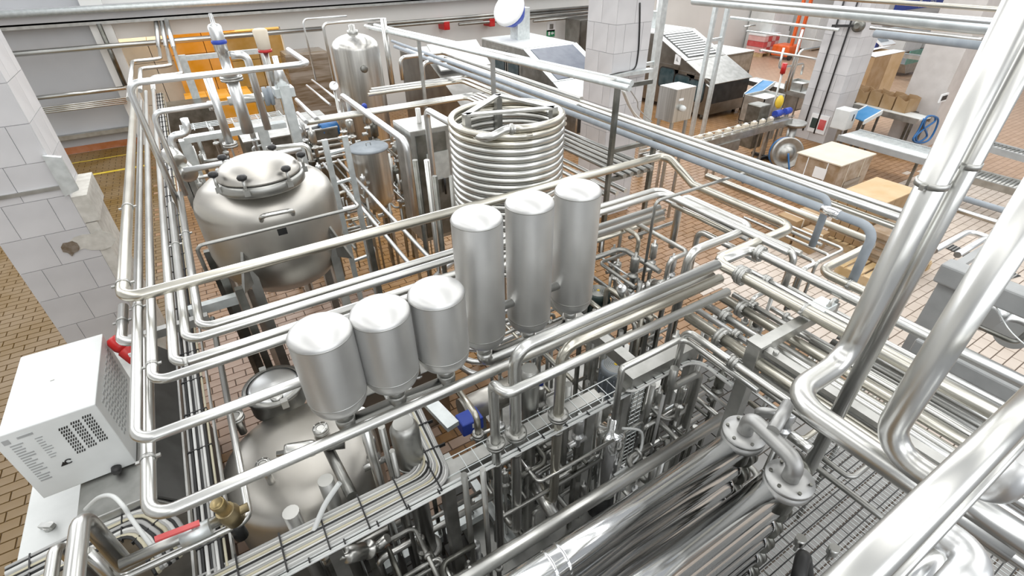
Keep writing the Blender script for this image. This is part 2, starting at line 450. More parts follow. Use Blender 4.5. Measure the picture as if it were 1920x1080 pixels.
def tiled_column(name, x0, y0, x1, y1, faces, zlo=0.0, zhi=7.0, tw=0.36, th=0.40, skip=()):
    b = MB(); b.rect((x0 + .008, y0 + .008, zlo), (x1 - .008, y1 - .008, zhi))
    col = struct(b.build(name, 'grout', origin=((x0 + x1) / 2, (y0 + y1) / 2, 0)))
    meshes = {}
    def piece(axis, a0, a1, z0, z1, fixed):
        g = 0.003
        key = (axis, round(a1 - a0, 3), round(z1 - z0, 3))
        if key not in meshes:
            m = MB(); w_, h_ = a1 - a0 - 2 * g, z1 - z0 - 2 * g
            m.box((0, 0, 0), (w_, 0.016, h_) if axis == 'x' else (0.016, w_, h_))
            me = m.mesh('tile'); me.materials.append(M['column_tile']); meshes[key] = me
        o = bpy.data.objects.new('wall_tile', meshes[key]); COL.objects.link(o); o.parent = col
        p = Vector(((a0 + a1) / 2, fixed, (z0 + z1) / 2)) if axis == 'x' else Vector((fixed, (a0 + a1) / 2, (z0 + z1) / 2))
        o.location = p - col.location
    for axis, fixed, lo, hi in faces:
        n = max(1, round((hi - lo) / tw)); wd = (hi - lo) / n; k = 0; z = zlo
        while z < zhi - 0.02:
            z2 = min(zhi, z + th)
            cuts = [lo] + ([lo + wd * (i + 0.5) for i in range(n)] if k % 2 else [lo + wd * (i + 1) for i in range(n - 1)]) + [hi]
            for i in range(len(cuts) - 1):
                if (axis, k, i) not in skip: piece(axis, cuts[i], cuts[i + 1], z, z2, fixed)
            z = z2; k += 1
    return col
c1 = tiled_column('column_1', 5.69, 6.30, 6.42, 6.98, [('x', 6.304, 5.69, 6.42), ('y', 5.694, 6.30, 6.98)], zhi=4.7)
c2 = tiled_column('column_2', 13.05, 6.43, 13.85, 7.25, [('x', 6.434, 13.05, 13.85), ('y', 13.054, 6.43, 7.25)], zhi=4.6)
c3 = tiled_column('column_3', -2.125, 6.40, -1.405, 7.15, [('x', 6.404, -2.125, -1.405), ('y', -1.409, 6.40, 7.15)], zhi=4.4, tw=0.40, th=0.36)
# damage and ledge on the left column
M['plaster'] = paint('bare_plaster', (0.62, 0.60, 0.55), 0.9, 0.06, 14)
M['broken'] = paint('broken_edge', (0.20, 0.16, 0.12), 0.9, 0.05, 20)
def ragged(cen, rx, rz, n, seed):
    rnd = random.Random(seed); return [Vector((cen.x + rx * math.cos(2 * math.pi * i / n) * rnd.uniform(.6, 1.1), cen.y, cen.z + rz * math.sin(2 * math.pi * i / n) * rnd.uniform(.55, 1.1))) for i in range(n)]
q = P(150, 452, y=6.392); b = MB(); b.prism(ragged(q + Vector((.10, 0, -.03)), .26, .12, 18, 3), (0, -.004, 0)); b.build('plaster_patch', 'plaster', c3)
q = P(132, 466, y=6.386); b = MB(); b.prism(ragged(q, .085, .09, 13, 5), (0, -.004, 0)); b.build('tile_hole', 'broken', c3)
q = P(90, 355, y=6.39); b = MB(); b.rect((-2.13, 6.375, q.z - .018), (-1.40, 6.395, q.z + .018)); b.build('joint_strip', 'frame', c3)
q = P(122, 325, y=6.36); b = MB(); b.prism([(-1.43, 6.34, q.z - .22), (-1.30, 6.34, q.z - .18), (-1.30, 6.34, q.z + .16), (-1.43, 6.34, q.z + .20)], (0, .05, 0)); b.build('steel_bracket', 'frame_light', c3)
b = MB(); b.rect((-1.405, 6.40, q.z - .55), (-1.27, 7.15, q.z - .26)); b.rect((-1.405, 6.40, 0), (-1.30, 7.15, q.z - .56)); b.build('corner_block', 'plaster', c3)
# ================================================================ damper vessels
def vessel(top_px, x, y, zt, zb, r, label, group):
    th = thing('damper_vessel', (x, y, zb), label, 'tank', group)
    b = MB(); h = zt - zb; dome = r * 0.42
    prof = [(r * .30, -0.075), (r * .34, -0.05), (r * .62, -0.03), (r * .86, 0.0), (r * .97, 0.035), (r, 0.075), (r, h - dome)]
    b.lathe((x, y, zb), prof, 40, cap=False); b.build('shell', 'satin', th)
    b = MB(); prof = [(r * 1.0, h - dome)] + [(r * math.cos(a), h - dome + dome * math.sin(a) ** 1.0) for a in [i * math.pi / 2 / 10 for i in range(1, 10)]] + [(1e-4, h)]
    b.lathe((x, y, zb), prof, 40, cap=False); b.build('domed_head', 'satin', th)
    b = MB(); b.lathe((x, y, zb + h - dome - .004), [(r, 0), (r * 1.012, .002), (r * 1.012, .006), (r, .008)], 40, cap=False)
    b.lathe((x, y, zb + .07), [(r, 0), (r * 1.010, .002), (r * 1.010, .006), (r, .008)], 40, cap=False); b.build('weld_seam', 'frame', th)
    b = MB(); b.cyl((x, y, zb - .12), (x, y, zb - .068), r * .31, r * .31, 18); b.build('outlet_neck', 'frame', th)
    return th
GA, GT = 'short damper vessels', 'tall damper vessels'
yA, yT = 1.98, 2.24
VA = []
for (tp, bt, y, lab, g) in [((600, 604), (642, 785), yA, 'short satin steel damper vessel nearest the white control box', GA),
                            ((716, 566), (737, 742), yA, 'short satin steel damper vessel, middle one of the three', GA),
                            ((816, 532), (836, 702), yA, 'short satin steel damper vessel beside the tall ones, dark scratch on its side', GA),
                            ((893, 392), (908, 660), yT, 'tall satin steel damper vessel, nearest of three and standing lowest', GT),
                            ((992, 364), (992, 628), yT, 'tall satin steel damper vessel, middle one of the three', GT),
                            ((1083, 342), (1070, 592), yT, 'tall satin steel damper vessel, farthest of three, in front of the coil', GT)]:
    a = P(*tp, y=y); b_ = P(*bt, y=y - 0.12); x = (a.x + P(*bt, y=y).x) / 2
    VA.append((x, y, a.z, b_.z)); vessel(tp, x, y, a.z, b_.z, 0.1465, lab, g)
sc = MB(); q = P(827, 629, y=yA - .172); sc.box(q, (.02, .002, .004)); 
# header pipes under the vessels
x0, x1, x2 = VA[0][0], VA[1][0], VA[2][0]; zh = VA[0][3] - 0.19
hp = pipe('thick matt header pipe joining the three short damper vessels', 0.052, [(x0, yA, VA[0][3] - .11), (x0, yA, zh), (x2, yA, zh), (x2, yA, VA[2][3] - .11)], 'tube_dull', bend=0.12, name='header_pipe')
b = MB(); b.cyl((x1, yA, VA[1][3] - .11), (x1, yA, zh), 0.052, seg=16); b.build('branch', 'tube_dull', hp)
t0, t1, t2 = VA[3][0], VA[4][0], VA[5][0]; zt = VA[3][3] - 0.19
hp = pipe('thick header pipe joining the three tall damper vessels', 0.052, [(t0, yT, VA[3][3] - .11), (t0, yT, zt), (t2 + .0, yT, zt), (t2, yT, VA[5][3] - .11)], 'tube', bend=0.12, name='header_pipe')
b = MB(); b.cyl((t1, yT, VA[4][3] - .11), (t1, yT, zt), 0.052, seg=16); b.build('branch', 'tube', hp)

# ================================================================ big process tank
TX, TY, TR = 0.275, 4.86, 0.60
z_rim = 2.36
tk = thing('process_tank', (TX, TY, 0), 'large round steel process tank with clamped domed manhole lid', 'tank')
b = MB()
prof = [(0.10, 1.40), (0.12, 1.42), (0.30, 1.45), (0.44, 1.53), (0.54, 1.66), (TR - .015, 1.80), (TR, 1.88), (TR, 2.30)]
prof += [(TR - .02, 2.37), (TR - .06, 2.43), (TR - .14, 2.49), (TR - .24, 2.53), (0.22, 2.555), (1e-3, 2.56)]
b.lathe((TX, TY, 0), prof, 64, cap=False); b.build('shell', 'tank', tk)
b = MB(); q = P(491, 338, z=2.56); lx, ly = q.x, q.y
b.lathe((lx, ly, 2.54), [(0.345, 0), (0.355, 0.01), (0.355, 0.07), (0.345, 0.085), (0.33, 0.09)], 48); b.build('manhole_ring', 'tube_dull', tk)
b = MB(); b.lathe((lx, ly, 2.635), [(0.335, 0), (0.33, .015)] + [(0.325 * math.cos(a), .015 + .13 * math.sin(a)) for a in [i * math.pi / 20 for i in range(1, 10)]] + [(1e-4, .145)], 48); lid = b.build('manhole_lid', 'tank', tk)
for a in (200, 245, 300, 355, 60, 130):
    an = math.radians(a); c = Vector((lx + 0.36 * math.cos(an), ly + 0.36 * math.sin(an), 2.60))
    b = MB(); b.cyl(c, c + Vector((0, 0, .11)), .012, seg=8); b.box(c + Vector((0, 0, .0)), (.045, .045, .05)); cl = b.build('lid_clamp', 'frame', tk)
    b = MB(); b.lathe(c + Vector((0, 0, .10)), [(.012, 0), (.035, .012), (.04, .03), (.03, .045), (1e-4, .05)], 10); b.build('star_knob', 'black', cl)
# lifting handle on the shoulder, small one to the right on top
h0, h1 = P(490, 412, y=TY - TR * .97), P(549, 400, y=TY - TR * .97)
hu = Vector((0, -.07, .06)); b = MB(); b.tube([h0 + Vector((0, .02, -.02)), h0 + hu, h1 + hu, h1 + Vector((0, .02, -.02))], .019, 12, .05); b.build('handle', 'tube', tk)
a = math.radians(12); c = Vector((TX + .50 * math.cos(a), TY + .5 * math.sin(a), 2.52))
b = MB(); b.tube([c, c + Vector((0, 0, .16)), c + Vector((-.35, .08, .16))], .022, 10, .06); b.build('vent_pipe', 'tube', tk)
b = MB()
q = P(529, 433, y=TY - TR * .98); b.box(q, (.075, .03, .06)); b.build('sight_window', 'black', tk)
b = MB(); q = P(545, 492, y=TY - TR * .78); b.lathe(q, [(.03, 0), (.085, 0), (.085, .04), (.03, .04)], 20, (0.25, -.8, -.5)); b.build('side_port', 'frame', tk)
for an in (235, 315, 45, 135):
    a = math.radians(an); c = Vector((TX + (TR - .03) * math.cos(a), TY + (TR - .03) * math.sin(a), 0))
    b = MB(); b.bar(c + Vector((0, 0, 0)), c + Vector((0, 0, 1.98)), .08, .08); leg = b.build('leg', 'frame', tk)
    d = Vector((math.cos(a), math.sin(a), 0)); b = MB(); w_ = Vector((-d.y, d.x, 0)) * .012
    b.prism([c + Vector((0, 0, 1.74)) + d * .03 - w_, c + Vector((0, 0, 2.08)) + d * .02 - w_, c + Vector((0, 0, 1.74)) + d * .20 - w_], w_ * 2); b.build('gusset', 'frame', leg)

# ================================================================ holding coil
CX, CY, CRD = 2.41, 4.05, 0.515
cr = 0.0335; pitch = 0.0665; z_top = 2.93
coil = thing('holding_coil', (CX, CY, 0), 'holding tube wound as a tall coil of thick steel pipe on a frame', 'coil')
N = 22
for t in range(N):
    b = MB(); pts = [(CX + CRD * math.cos(a), CY + CRD * math.sin(a), z_top - (t + k / 40) * pitch) for k in range(43) for a in [-2.0 + 2 * math.pi * k / 40]]
    b.tube(pts, cr * (1 if t % 2 else .997), 12, 0, cap=(t in (0, N - 1))); tm_ = b.build('coil_turn', 'tube_warm' if t < 2 else 'tube', coil)
    if t % 4 == 1:
        k = 6 + (t * 7) % 9; a = -2.0 + 2 * math.pi * k / 40; p = Vector((CX + CRD * math.cos(a), CY + CRD * math.sin(a), z_top - (t + k / 40) * pitch)); d = Vector((-math.sin(a), math.cos(a), 0))
        b = MB(); b.lathe(p - d * .02, [(cr * 1.01, 0), (cr * 1.12, .004), (cr * 1.12, .036), (cr * 1.01, .04)], 14, d, cap=False); b.build('coupling', 'tube', tm_)
a0 = Vector((CX + CRD * math.cos(-2.0), CY + CRD * math.sin(-2.0), z_top))
b = MB(); b.tube(spline([P(866, 246, z=2.80), a0 + Vector((-.22, .09, -.06)), a0 + Vector((-.06, .03, -.005)), a0 + Vector((.02, -.01, 0))], 6), cr, 12, 0); b.build('inlet_pipe', 'tube', coil)
b = MB(); b.lathe(a0 + Vector((-.03, .012, 0)), [(cr, 0), (cr * 1.35, .006), (cr * 1.35, .03), (cr, .036)], 16, (.9, -.42, 0), cap=False); b.build('inlet_clamp', 'frame', coil)
for a in (70, 185, 320):
    an = math.radians(a); c = Vector((CX + (CRD - .08) * math.cos(an), CY + (CRD - .08) * math.sin(an), 0))
    b = MB(); b.bar(c, c + Vector((0, 0, z_top + .06)), .06, .06); b.build('upright', 'frame', coil)
cs = [Vector((CX + (CRD - .08) * math.cos(math.radians(a)), CY + (CRD - .08) * math.sin(math.radians(a)), z_top + .05)) for a in (70, 185, 320)]
for i in range(3):
    b = MB(); b.bar(cs[i], cs[(i + 1) % 3], .07, .02); b.build('cross_bar', 'frame', coil)

# ================================================================ tall vessel by the back wall
c = Vector((1.0, 0, 0)); d = ray(668, 100) * 8.6; vx, vy = d.x, d.y
zt_ = P(668, 62, y=vy).z; zb_ = 0.9
tv = thing('tall_vessel', (vx, vy, 0), 'tall brushed steel vessel with domed top and dark sight glass', 'tank')
R_ = 0.40
b = MB(); b.lathe((vx, vy, 0), [(.12, zb_ - .25), (.3, zb_ - .12), (R_, zb_), (R_, zt_ - .22)] + [(R_ * math.cos(a), zt_ - .22 + .22 * math.sin(a)) for a in [i * math.pi / 18 for i in range(1, 9)]] + [(1e-4, zt_)], 44, cap=False); b.build('shell', 'brushed', tv)
q = P(682, 129, y=vy - R_ * .96); b = MB(); b.lathe(q, [(.0001, .05), (.045, .05), (.06, .04), (.062, 0)], 20, (.06, -1, .0)); b.build('sight_glass', 'dark_steel', tv)
b = MB(); b.lathe((vx, vy, zt_ - .03), [(.09, 0), (.09, .08), (.05, .09), (.05, .16), (1e-4, .17)], 16); b.build('top_fitting', 'frame', tv)
for a in (45, 135, 225, 315):
    an = math.radians(a); c = Vector((vx + .34 * math.cos(an), vy + .34 * math.sin(an), 0)); b = MB(); b.cyl(c, c + Vector((0, 0, zb_ + .1)), .035); b.build('leg', 'frame', tv)

# ================================================================ bundle of tubes on the left, running from the back wall and turning right
ZB = 2.3
G1 = 'steel tubes of the left bundle'
st = P(253, 160, z=ZB + .05)
fat = run(P(253, 162, z=2.42), 'y 235 562; x 1250 291')
lo = P(1300, 347, z=2.28)
fat += run(lo, 'y 1484 432; x 1340 492; y 2000 905')
fp = pipe('thickest left bundle tube, crossing before the big tank and looping back at the flanged rack', 0.0385, fat, 'tube_warm', G1, clamps=(0.33, 0.415), bend=.11)
add_flange(fp, along(fat[-2], 'y', 1378, 538), AX['y'], .0385); add_clamp(fp, along(fat[-2], 'y', 1490, 607), AX['y'], .0385)
pipe('left bundle tube ducking under the others and reaching nearest the camera before turning right', 0.031, run(P(231, 575, z=2.20), 'y 232 645; x 277 634; y 284 974; x 1330 505'), 'tube', G1, clamps=(0.035, .3), bend=.10)
BZ = [('second left bundle tube, turning right beside the vent grille of the white box', (264, 190), 'y 258 830; x 1085 540', (.62,), .0285),
      ('left bundle tube turning right below two others, third from the left', (274, 172), 'y 298 717; x 1245 407', (.66,), .0275),
      ('left bundle tube turning right in the middle of five, above the round lid', (288, 170), 'y 332 685; x 1235 385', (.68,), .0275),
      ('left bundle tube with an open far end, fifth from the left', (321, 383), 'y 352 640; x 1245 372; y 1480 470', (.12,), .0275),
      ('rightmost left bundle tube, turning right highest of all', (337, 363), 'y 378 616; x 1236 358; y 1500 462; z-0.3', (.12,), .0275)]
for lab, s_, legs, cl, r_ in BZ:
    pipe(lab, r_, run(P(*s_, z=ZB), legs), 'tube', G1, clamps=cl, bend=.085)

# ================================================================ tubular coolers, bottom right
def cooler(zc, r, px_end, n, label):
    e = P(*px_end, z=zc); xe, y = e.x, e.y
    th = thing('tubular_cooler', (xe, y, 0), label, 'heat exchanger', 'mirror polished tubular coolers')
    dz = r * 2.12
    for k in range(n):
        b = MB(); z = zc - k * dz
        b.lathe((-1.6, y, z), [(r, 0), (r, xe + 1.6)], 40, (1, 0, 0)); j = b.build('jacket_tube', 'mirror', th)
        b = MB(); b.lathe((xe - .004, y, z), [(r * 1.012, 0), (r * 1.03, .004), (r * 1.03, .012), (r * .6, .016)], 40, (1, 0, 0), cap=False)
        for xx in (0.62, 0.68): b.lathe((xx, y, z), [(r, 0), (r * 1.012, .003), (r * 1.012, .009), (r, .012)], 40, (1, 0, 0), cap=False)
        b.build('end_band', 'mirror', j)
        b = MB(); b.lathe((xe, y, z), [(r * .62, 0), (r * .62, .14)], 24, (1, 0, 0)); b.build('tube_end', 'dark_steel', th)
        b = MB(); b.lathe((xe + .09, y, z), [(r * .95, 0), (r * .97, .008), (r * .97, .026), (r * .8, .03), (r * .8, .036), (r * .97, .04), (r * .97, .056)], 28, (1, 0, 0)); b.build('flange', 'dark_steel', th)
    return th, xe
ck1, xe1 = cooler(2.16, 0.070, (1378, 834), 12, 'mirror polished tubular cooler stack beside the pale handrail pipe')
ck2, xe2 = cooler(2.16, 0.070, (1460, 905), 12, 'mirror polished tubular cooler stack nearest the camera, above the wire mesh')
# vertical flanged ends on top of each stack joined by a goose neck
for i, (xe, y) in enumerate(((xe1 + .12, .80), (xe2 + .12, .47))):
    pass
# ================================================================ risers near the camera
def at_depth(px, py, t): return EYE + ray(px, py) * t
r1 = at_depth(1740, 360, 1.75)
top1 = r1.copy(); top1.z = 4.35
pipe('large riser pipe in front, bending left and then forward under its clamp', 0.047, [top1] + run(r1, 'z 1597 680; x 1484 748; y 1900 1040')[1:], 'tube', 'risers at the right edge', clamps=(0.30,), bend=.13, seg=24, name='riser_pipe')
r2 = at_depth(1790, 360, 1.76)
top2 = r2.copy(); top2.z = 4.4
pipe('thinner riser pipe ending open above the goose neck of the nearest cooler', 0.033, [top2] + run(r2, 'z 1512 880')[1:], 'tube', 'risers at the right edge', clamps=(0.33,), seg=22, name='riser_pipe')
r3 = at_depth(1800, 600, 1.42)
top3 = r3.copy(); top3.z = 4.0
pipe('large riser pipe nearest the right edge of the rack, bending forward at its foot', 0.044, [top3] + run(r3, 'z 1662 838; y 1960 1050')[1:], 'tube', 'risers at the right edge', bend=.12, seg=24, name='riser_pipe')
n1 = P(1722, 964, z=3.25)
pipe('broad pipe crossing the lower right corner closest to the camera', 0.034, [n1 + Vector((-.42, 0, 0)), n1 + Vector((1.2, 0, 0))], 'tube', None, seg=28, name='near_pipe')
n2 = P(1772, 980, z=3.2)
pipe('narrow pipe tucked under the broad pipe in the lower right corner', 0.013, [n2 + Vector((-.42, 0, 0)), n2 + Vector((1.2, 0, 0))], 'tube', None, seg=18, name='near_pipe')
q = at_depth(1930, 860, 1.35)
pipe('pipe elbow entering at the right edge below the rack', 0.042, run(q, 'z 1885 940; y 1800 880'), 'tube_white', None, bend=.09, seg=22)
q = at_depth(1745, 985, 1.3)
pipe('pipe elbow at the bottom right corner, under the near pipes', 0.042, run(q, 'y 1850 1035; x 1760 1120'), 'tube_white', None, bend=.10, seg=22)
# third cooler end peeping out under the near pipes
e = at_depth(1780, 1025, 1.55)
b = MB(); b.lathe(e - Vector((1.2, 0, 0)), [(.055, 0), (.055, 1.2), (.05, 1.21), (.03, 1.215)], 28, (1, 0, 0)); o = b.build('polished_tube', 'mirror', origin=e); tag(o, 'polished tube end showing below the near pipes in the bottom right corner', 'pipe')

# ================================================================ flanged rack on the right
GR = 'rack pipes running forward on the right'
def rack(label, z, r, px, mat='tube', fl=None, clamp=None):
    a = P(*px[0], z=z); pts = [a] + [along(a, 'y', *p) for p in px[1:]]
    o = pipe(label, r, pts, mat, GR, bend=0)
    for p in (fl or ()):
        add_flange(o, along(a, 'y', *p), AX['y'], r)
    for p in (clamp or ()):
        add_clamp(o, along(a, 'y', *p), AX['y'], r)
    return o
ZR = 2.28
o = rack('thick rack pipe second from the loop, flanged at its far end', ZR, .035, [(1375, 506), (2000, 868)], fl=[(1388, 513)], clamp=[(1508, 583)])
o = rack('slim rack pipe between two thick flanged ones', ZR - .02, .020, [(1395, 503), (1900, 775)], 'tube', fl=[(1437, 526)])
q0 = P(1408, 497, z=ZR)
o3 = pipe('thick rack pipe with elbow and reducer at its far end, nearest the cartons', .035, run(q0 , 'x-0.0; y 2000 782') if False else run(P(1372, 507, z=ZR - .0) + Vector((0, .12, 0)), 'x 1418 486; y 2000 782'), 'tube', GR, flanges=(.20,), bend=.08)
add_clamp(o3, along(P(1455, 514, z=ZR), 'y', 1568, 560), AX['y'], .035)
ZL = 2.10
rack('slim lower rack pipe with small flange beneath the thick pair', ZL, .021, [(1375, 552), (1960, 905)], 'tube', fl=[(1407, 578)])
rack('browned lower rack pipe with wide flange', ZL, .034, [(1350, 555), (1960, 960)], 'tube_warm', fl=[(1385, 588)])
rack('lower rack pipe with bright flange beside the browned one', ZL, .027, [(1318, 568), (1960, 985)], 'tube', fl=[(1357, 597)])
rack('slim bright lower rack pipe with shiny sleeve flange', ZL, .021, [(1306, 580), (1960, 1020)], 'tube_white', fl=[(1378, 630)])
rack('thick lower rack pipe starting behind the cross pipes', ZL, .038, [(1290, 592), (1960, 1060)], 'tube_warm', fl=[(1348, 638)])
a = P(1285, 617, z=ZL)
pipe('lower rack pipe rising from the skid and turning forward', .024, [a + Vector((0, 0, -.7))] + run(a, 'y 1960 1110'), 'tube', GR, flanges=(.42,), bend=.08)
a = P(1166, 692, z=2.02)
pipe('thin pipe swinging up over the pale beam and forward into the rack', .022, run(a + Vector((0, 0, -.45)), 'z 1162 697') + run(P(1166, 690, z=2.02), 'x 1288 643; y 1420 735'), 'tube', GR, bend=.07)
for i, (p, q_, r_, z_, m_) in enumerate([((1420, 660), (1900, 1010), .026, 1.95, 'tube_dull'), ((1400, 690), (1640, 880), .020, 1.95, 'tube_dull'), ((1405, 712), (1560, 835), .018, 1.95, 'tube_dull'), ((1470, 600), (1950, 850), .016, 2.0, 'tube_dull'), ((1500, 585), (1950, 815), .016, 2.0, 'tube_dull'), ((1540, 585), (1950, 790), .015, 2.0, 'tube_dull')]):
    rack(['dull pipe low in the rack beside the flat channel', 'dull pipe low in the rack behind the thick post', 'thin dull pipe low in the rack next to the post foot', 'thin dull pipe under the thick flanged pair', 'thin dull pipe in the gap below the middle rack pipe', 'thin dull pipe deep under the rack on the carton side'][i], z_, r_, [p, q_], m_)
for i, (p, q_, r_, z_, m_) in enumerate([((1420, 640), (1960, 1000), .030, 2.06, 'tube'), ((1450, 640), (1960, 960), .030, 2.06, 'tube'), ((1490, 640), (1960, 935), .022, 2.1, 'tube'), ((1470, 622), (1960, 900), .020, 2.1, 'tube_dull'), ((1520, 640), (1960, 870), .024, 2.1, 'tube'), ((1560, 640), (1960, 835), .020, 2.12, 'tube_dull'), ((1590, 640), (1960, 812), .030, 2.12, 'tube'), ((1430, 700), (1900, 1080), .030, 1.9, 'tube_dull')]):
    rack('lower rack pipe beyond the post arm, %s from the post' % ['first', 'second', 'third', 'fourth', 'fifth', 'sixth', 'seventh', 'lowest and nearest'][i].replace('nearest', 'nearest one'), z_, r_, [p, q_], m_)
# supports
pt = P(1420, 650, z=2.20)
sup = thing('rack_support', (pt.x, pt.y, 0), 'thick square steel post with arm carrying the flanged rack pipes', 'support')
b = MB(); b.bar((pt.x, pt.y, 0), (pt.x, pt.y, 2.22), .085, .085, up=(0, 1, 0)); b.build('post', 'frame', sup, bevel=.004)
b = MB(); e = along(Vector((pt.x, pt.y, 2.19)), 'x', 1560, 568); b.bar((pt.x + .043, pt.y, 2.19), e, .07, .07); b.build('arm', 'frame', sup, bevel=.003)
e2 = along(Vector((pt.x, pt.y - .043, 2.2)), 'y', 1800, 890); b = MB(); b.bar((pt.x + .03, pt.y - .045, 2.19), (pt.x + .03, e2.y, 2.19), .06, .03); b.build('flat_channel', 'frame', sup)
b = MB(); b.box((pt.x, pt.y, 2.235), (.10, .10, .02)); b.build('cap_plate', 'frame', sup)
b = MB(); b.cyl((pt.x + .03, pt.y - .10, 2.2), (pt.x + .03, pt.y - .10, 2.225), .016, seg=6); b.build('bolt', 'frame', sup)
b = MB(); b.prism([(pt.x - .045, pt.y - .045, .9), (pt.x - .045, pt.y - .045, 1.35), (pt.x - .20, pt.y - .045, .9)], (0, .09, 0)); b.build('gusset', 'frame', sup)
p2 = P(1540, 575, z=2.25); b = MB(); b.box(p2, (.16, .11, .05)); b.build('shoe', 'frame_light', sup, bevel=.004)

# ================================================================ cross pipes between the vessels and the rack
GC = 'cross pipes dropping into the valve skid'
def cross(label, r, right, left_top, bottom, z, mat='tube', extra=None, fl=None, cl=None, tail=None):
    a = P(*right, z=z)
    pts = [a, along(a, 'x', *left_top)]
    if extra: pts.append(along(pts[-1], 'y', *extra))
    top = pts[-1]; pts.append(along(top, 'z', *bottom))
    if tail: pts.append(along(pts[-1], 'y', *tail))
    o = pipe(label, r, pts, mat, GC, bend=r * 3.1)
    add_flange(o, along(top, 'z', *fl), AX['z'], r, 'tube_dull', k=1.95, t=.02)
    add_clamp(o, along(top, 'z', *cl), AX['z'], r)
    return o
cross('brightest of three cross pipes, highest, dropping left of the other drops', .0355, (1345, 496), (968, 663), (964, 1000), 2.38, 'tube', fl=(968, 812), cl=(967, 848), tail=(885, 880))
cross('middle cross pipe, dropping through a flange at the cable tray', .034, (1350, 522), (1052, 648), (1030, 945), 2.30, 'tube_warm', fl=(1047, 778), cl=(1042, 808), tail=(1000, 893))
cross('lowest cross pipe with a sideways crank before it drops', .029, (1364, 547), (948, 748), (936, 1035), 2.30, 'tube', extra=(923, 716), fl=(925, 832), cl=(927, 868))
# loops behind
GM = 'looped pipes above the valve skid'
a = P(1278, 366, z=2.28)
pipe('thick looped pipe doubling back beside the thin upright, above the valves', .034, [a + Vector((0, 0, -.55)), a] + run(a, 'y 1410 428; x 1293 472; z-0.55')[1:], 'tube', GM, bend=.10)
def mids(label, z, r, px, legs, mat='tube', fl=(), start_drop=0.0, bend=None):
    a = P(*px, z=z); pts = run(a, legs)
    if start_drop: pts = [a + Vector((0, 0, -start_drop))] + pts
    return pipe(label, r, pts, mat, GM, flanges=fl, bend=bend if bend else r * 3)
mids('thin upright pipe with an arm ending at the pneumatic valve', 2.45, .0135, (1202, 545), 'z 1237 383; x 1399 327; z-0.12', 'tube') if False else pipe('thin upright pipe with an arm ending at a small valve before the rails', .0135, run(P(1202, 545, y=2.55), 'z 1236 378; x 1399 327; z-0.1'), 'tube_dull', GM, bend=.05)
mids('pipe from behind the farthest damper vessel, dropping to a flanged valve', 2.05, .021, (1095, 438), 'x 1156 422; y 1196 448; z 1187 507', 'tube_warm', fl=(.97,))
mids('pipe rising by the shaded beam and running forward to a double crank', 2.08, .020, (1168, 405), 'y 1291 474; x 1258 494; z-0.3', 'tube', start_drop=.5)
mids('dull pipe low behind the farthest damper vessel, turning forward', 1.9, .024, (1090, 493), 'x 1166 464; y 1240 505', 'tube_dull')
mids('pipe hooking up and forward in front of the looped pipe', 2.1, .027, (1310, 432), 'y 1420 487', 'tube', start_drop=.5)
mids('low pipe hooking over by the motor with the round grille', 1.75, .022, (1138, 537), 'y 1230 590', 'tube_warm', start_drop=.6)
mids('thin pipe sloping forward to the angle valves', 1.75, .010, (1126, 482), 'y 1180 532', 'tube_white', start_drop=-.2)
for i, (p, q_, r_, z_) in enumerate([((1105, 456), (1242, 402), .024, 2.0), ((1108, 440), (1245, 388), .018, 2.06), ((1180, 446), (1262, 414), .018, 1.9), ((1260, 384), (1372, 440), .022, 2.2)]):
    ax_ = 'x' if i < 3 else 'y'
    pipe(['straight pipe passing under the looped pipes towards the thin upright', 'upper straight pipe under the looped pipes', 'short dark straight pipe under the looped pipes', 'straight pipe running forward inside the thick loop'][i], r_, run(P(*p, z=z_), '%s %d %d' % ((ax_,) + q_)), 'tube_warm' if i != 2 else 'tube_dull', GM)
for i, (p, q_, r_, z_, lab) in enumerate([((1290, 378), (1500, 478), .026, 2.05, 'pipe running forward below the outer loop'), ((1240, 372), (1405, 444), .020, 2.1, 'pipe running forward under the thick loop, left side'), ((1340, 372), (1540, 460), .016, 2.0, 'thin pipe running forward between loop and rails'),
                                    ]):
    mids(lab, z_, r_, p, 'y %d %d' % q_, 'tube')
# brass coloured z-shaped pipe by the cartons
pipe('warm toned pipe with a sideways crank in front of the stacked cartons', .034, run(P(1325, 330, z=2.12), 'y 1632 470; x 1545 518; y 1640 572'), 'tube_warm', None, bend=.09, clamps=(.93,))
for i, (c_, e_, lab) in enumerate([((1580, 472), (1540, 505), 'outer small loop of the nested pipes right of the rack'), ((1560, 478), (1518, 520), 'middle small loop of the nested pipes right of the rack'), ((1537, 482), (1520, 535), 'inner small loop of the nested pipes right of the rack')]):
    mids(lab, 2.06 - .03 * i, .0135 + .002 * i, (1425 - 30 * i, 400 + 8 * i), 'y %d %d; x %d %d; z-0.4' % (c_ + e_), 'tube', bend=.05)
# rails beside the insulated pipes
GP = 'rail pipes beside the insulated pipes'
for i, (p, q_, r_, z_, mat, lab) in enumerate([
        ((835, 108), (1700, 452), .030, 2.52, 'tube', 'bright steel pipe running forward right beside the insulated pair'),
        ((840, 118), (1690, 462), .024, 2.44, 'tube_warm', 'steel pipe running forward under the bright rail pipe'),
        ((828, 100), (1690, 443), .020, 2.55, 'tube', 'slim steel pipe between the insulated pipes and the bright rail')]):
    pipe(lab, r_, run(P(*p, z=z_), 'y %d %d' % q_), mat, GP)
pipe('grey insulated pipe, the farther of two, wrapped in foil at its near end', .027, run(P(735, 77, z=2.6), 'y 1560 366; z-0.4'), 'insulation', 'grey insulated pipes', bend=.06)
ip = pipe('grey insulated pipe, nearer of two, with an elbow dropping by the cartons', .032, run(P(740, 87, z=2.55), 'y 1648 420; z-0.5'), 'insulation', 'grey insulated pipes', bend=.10)
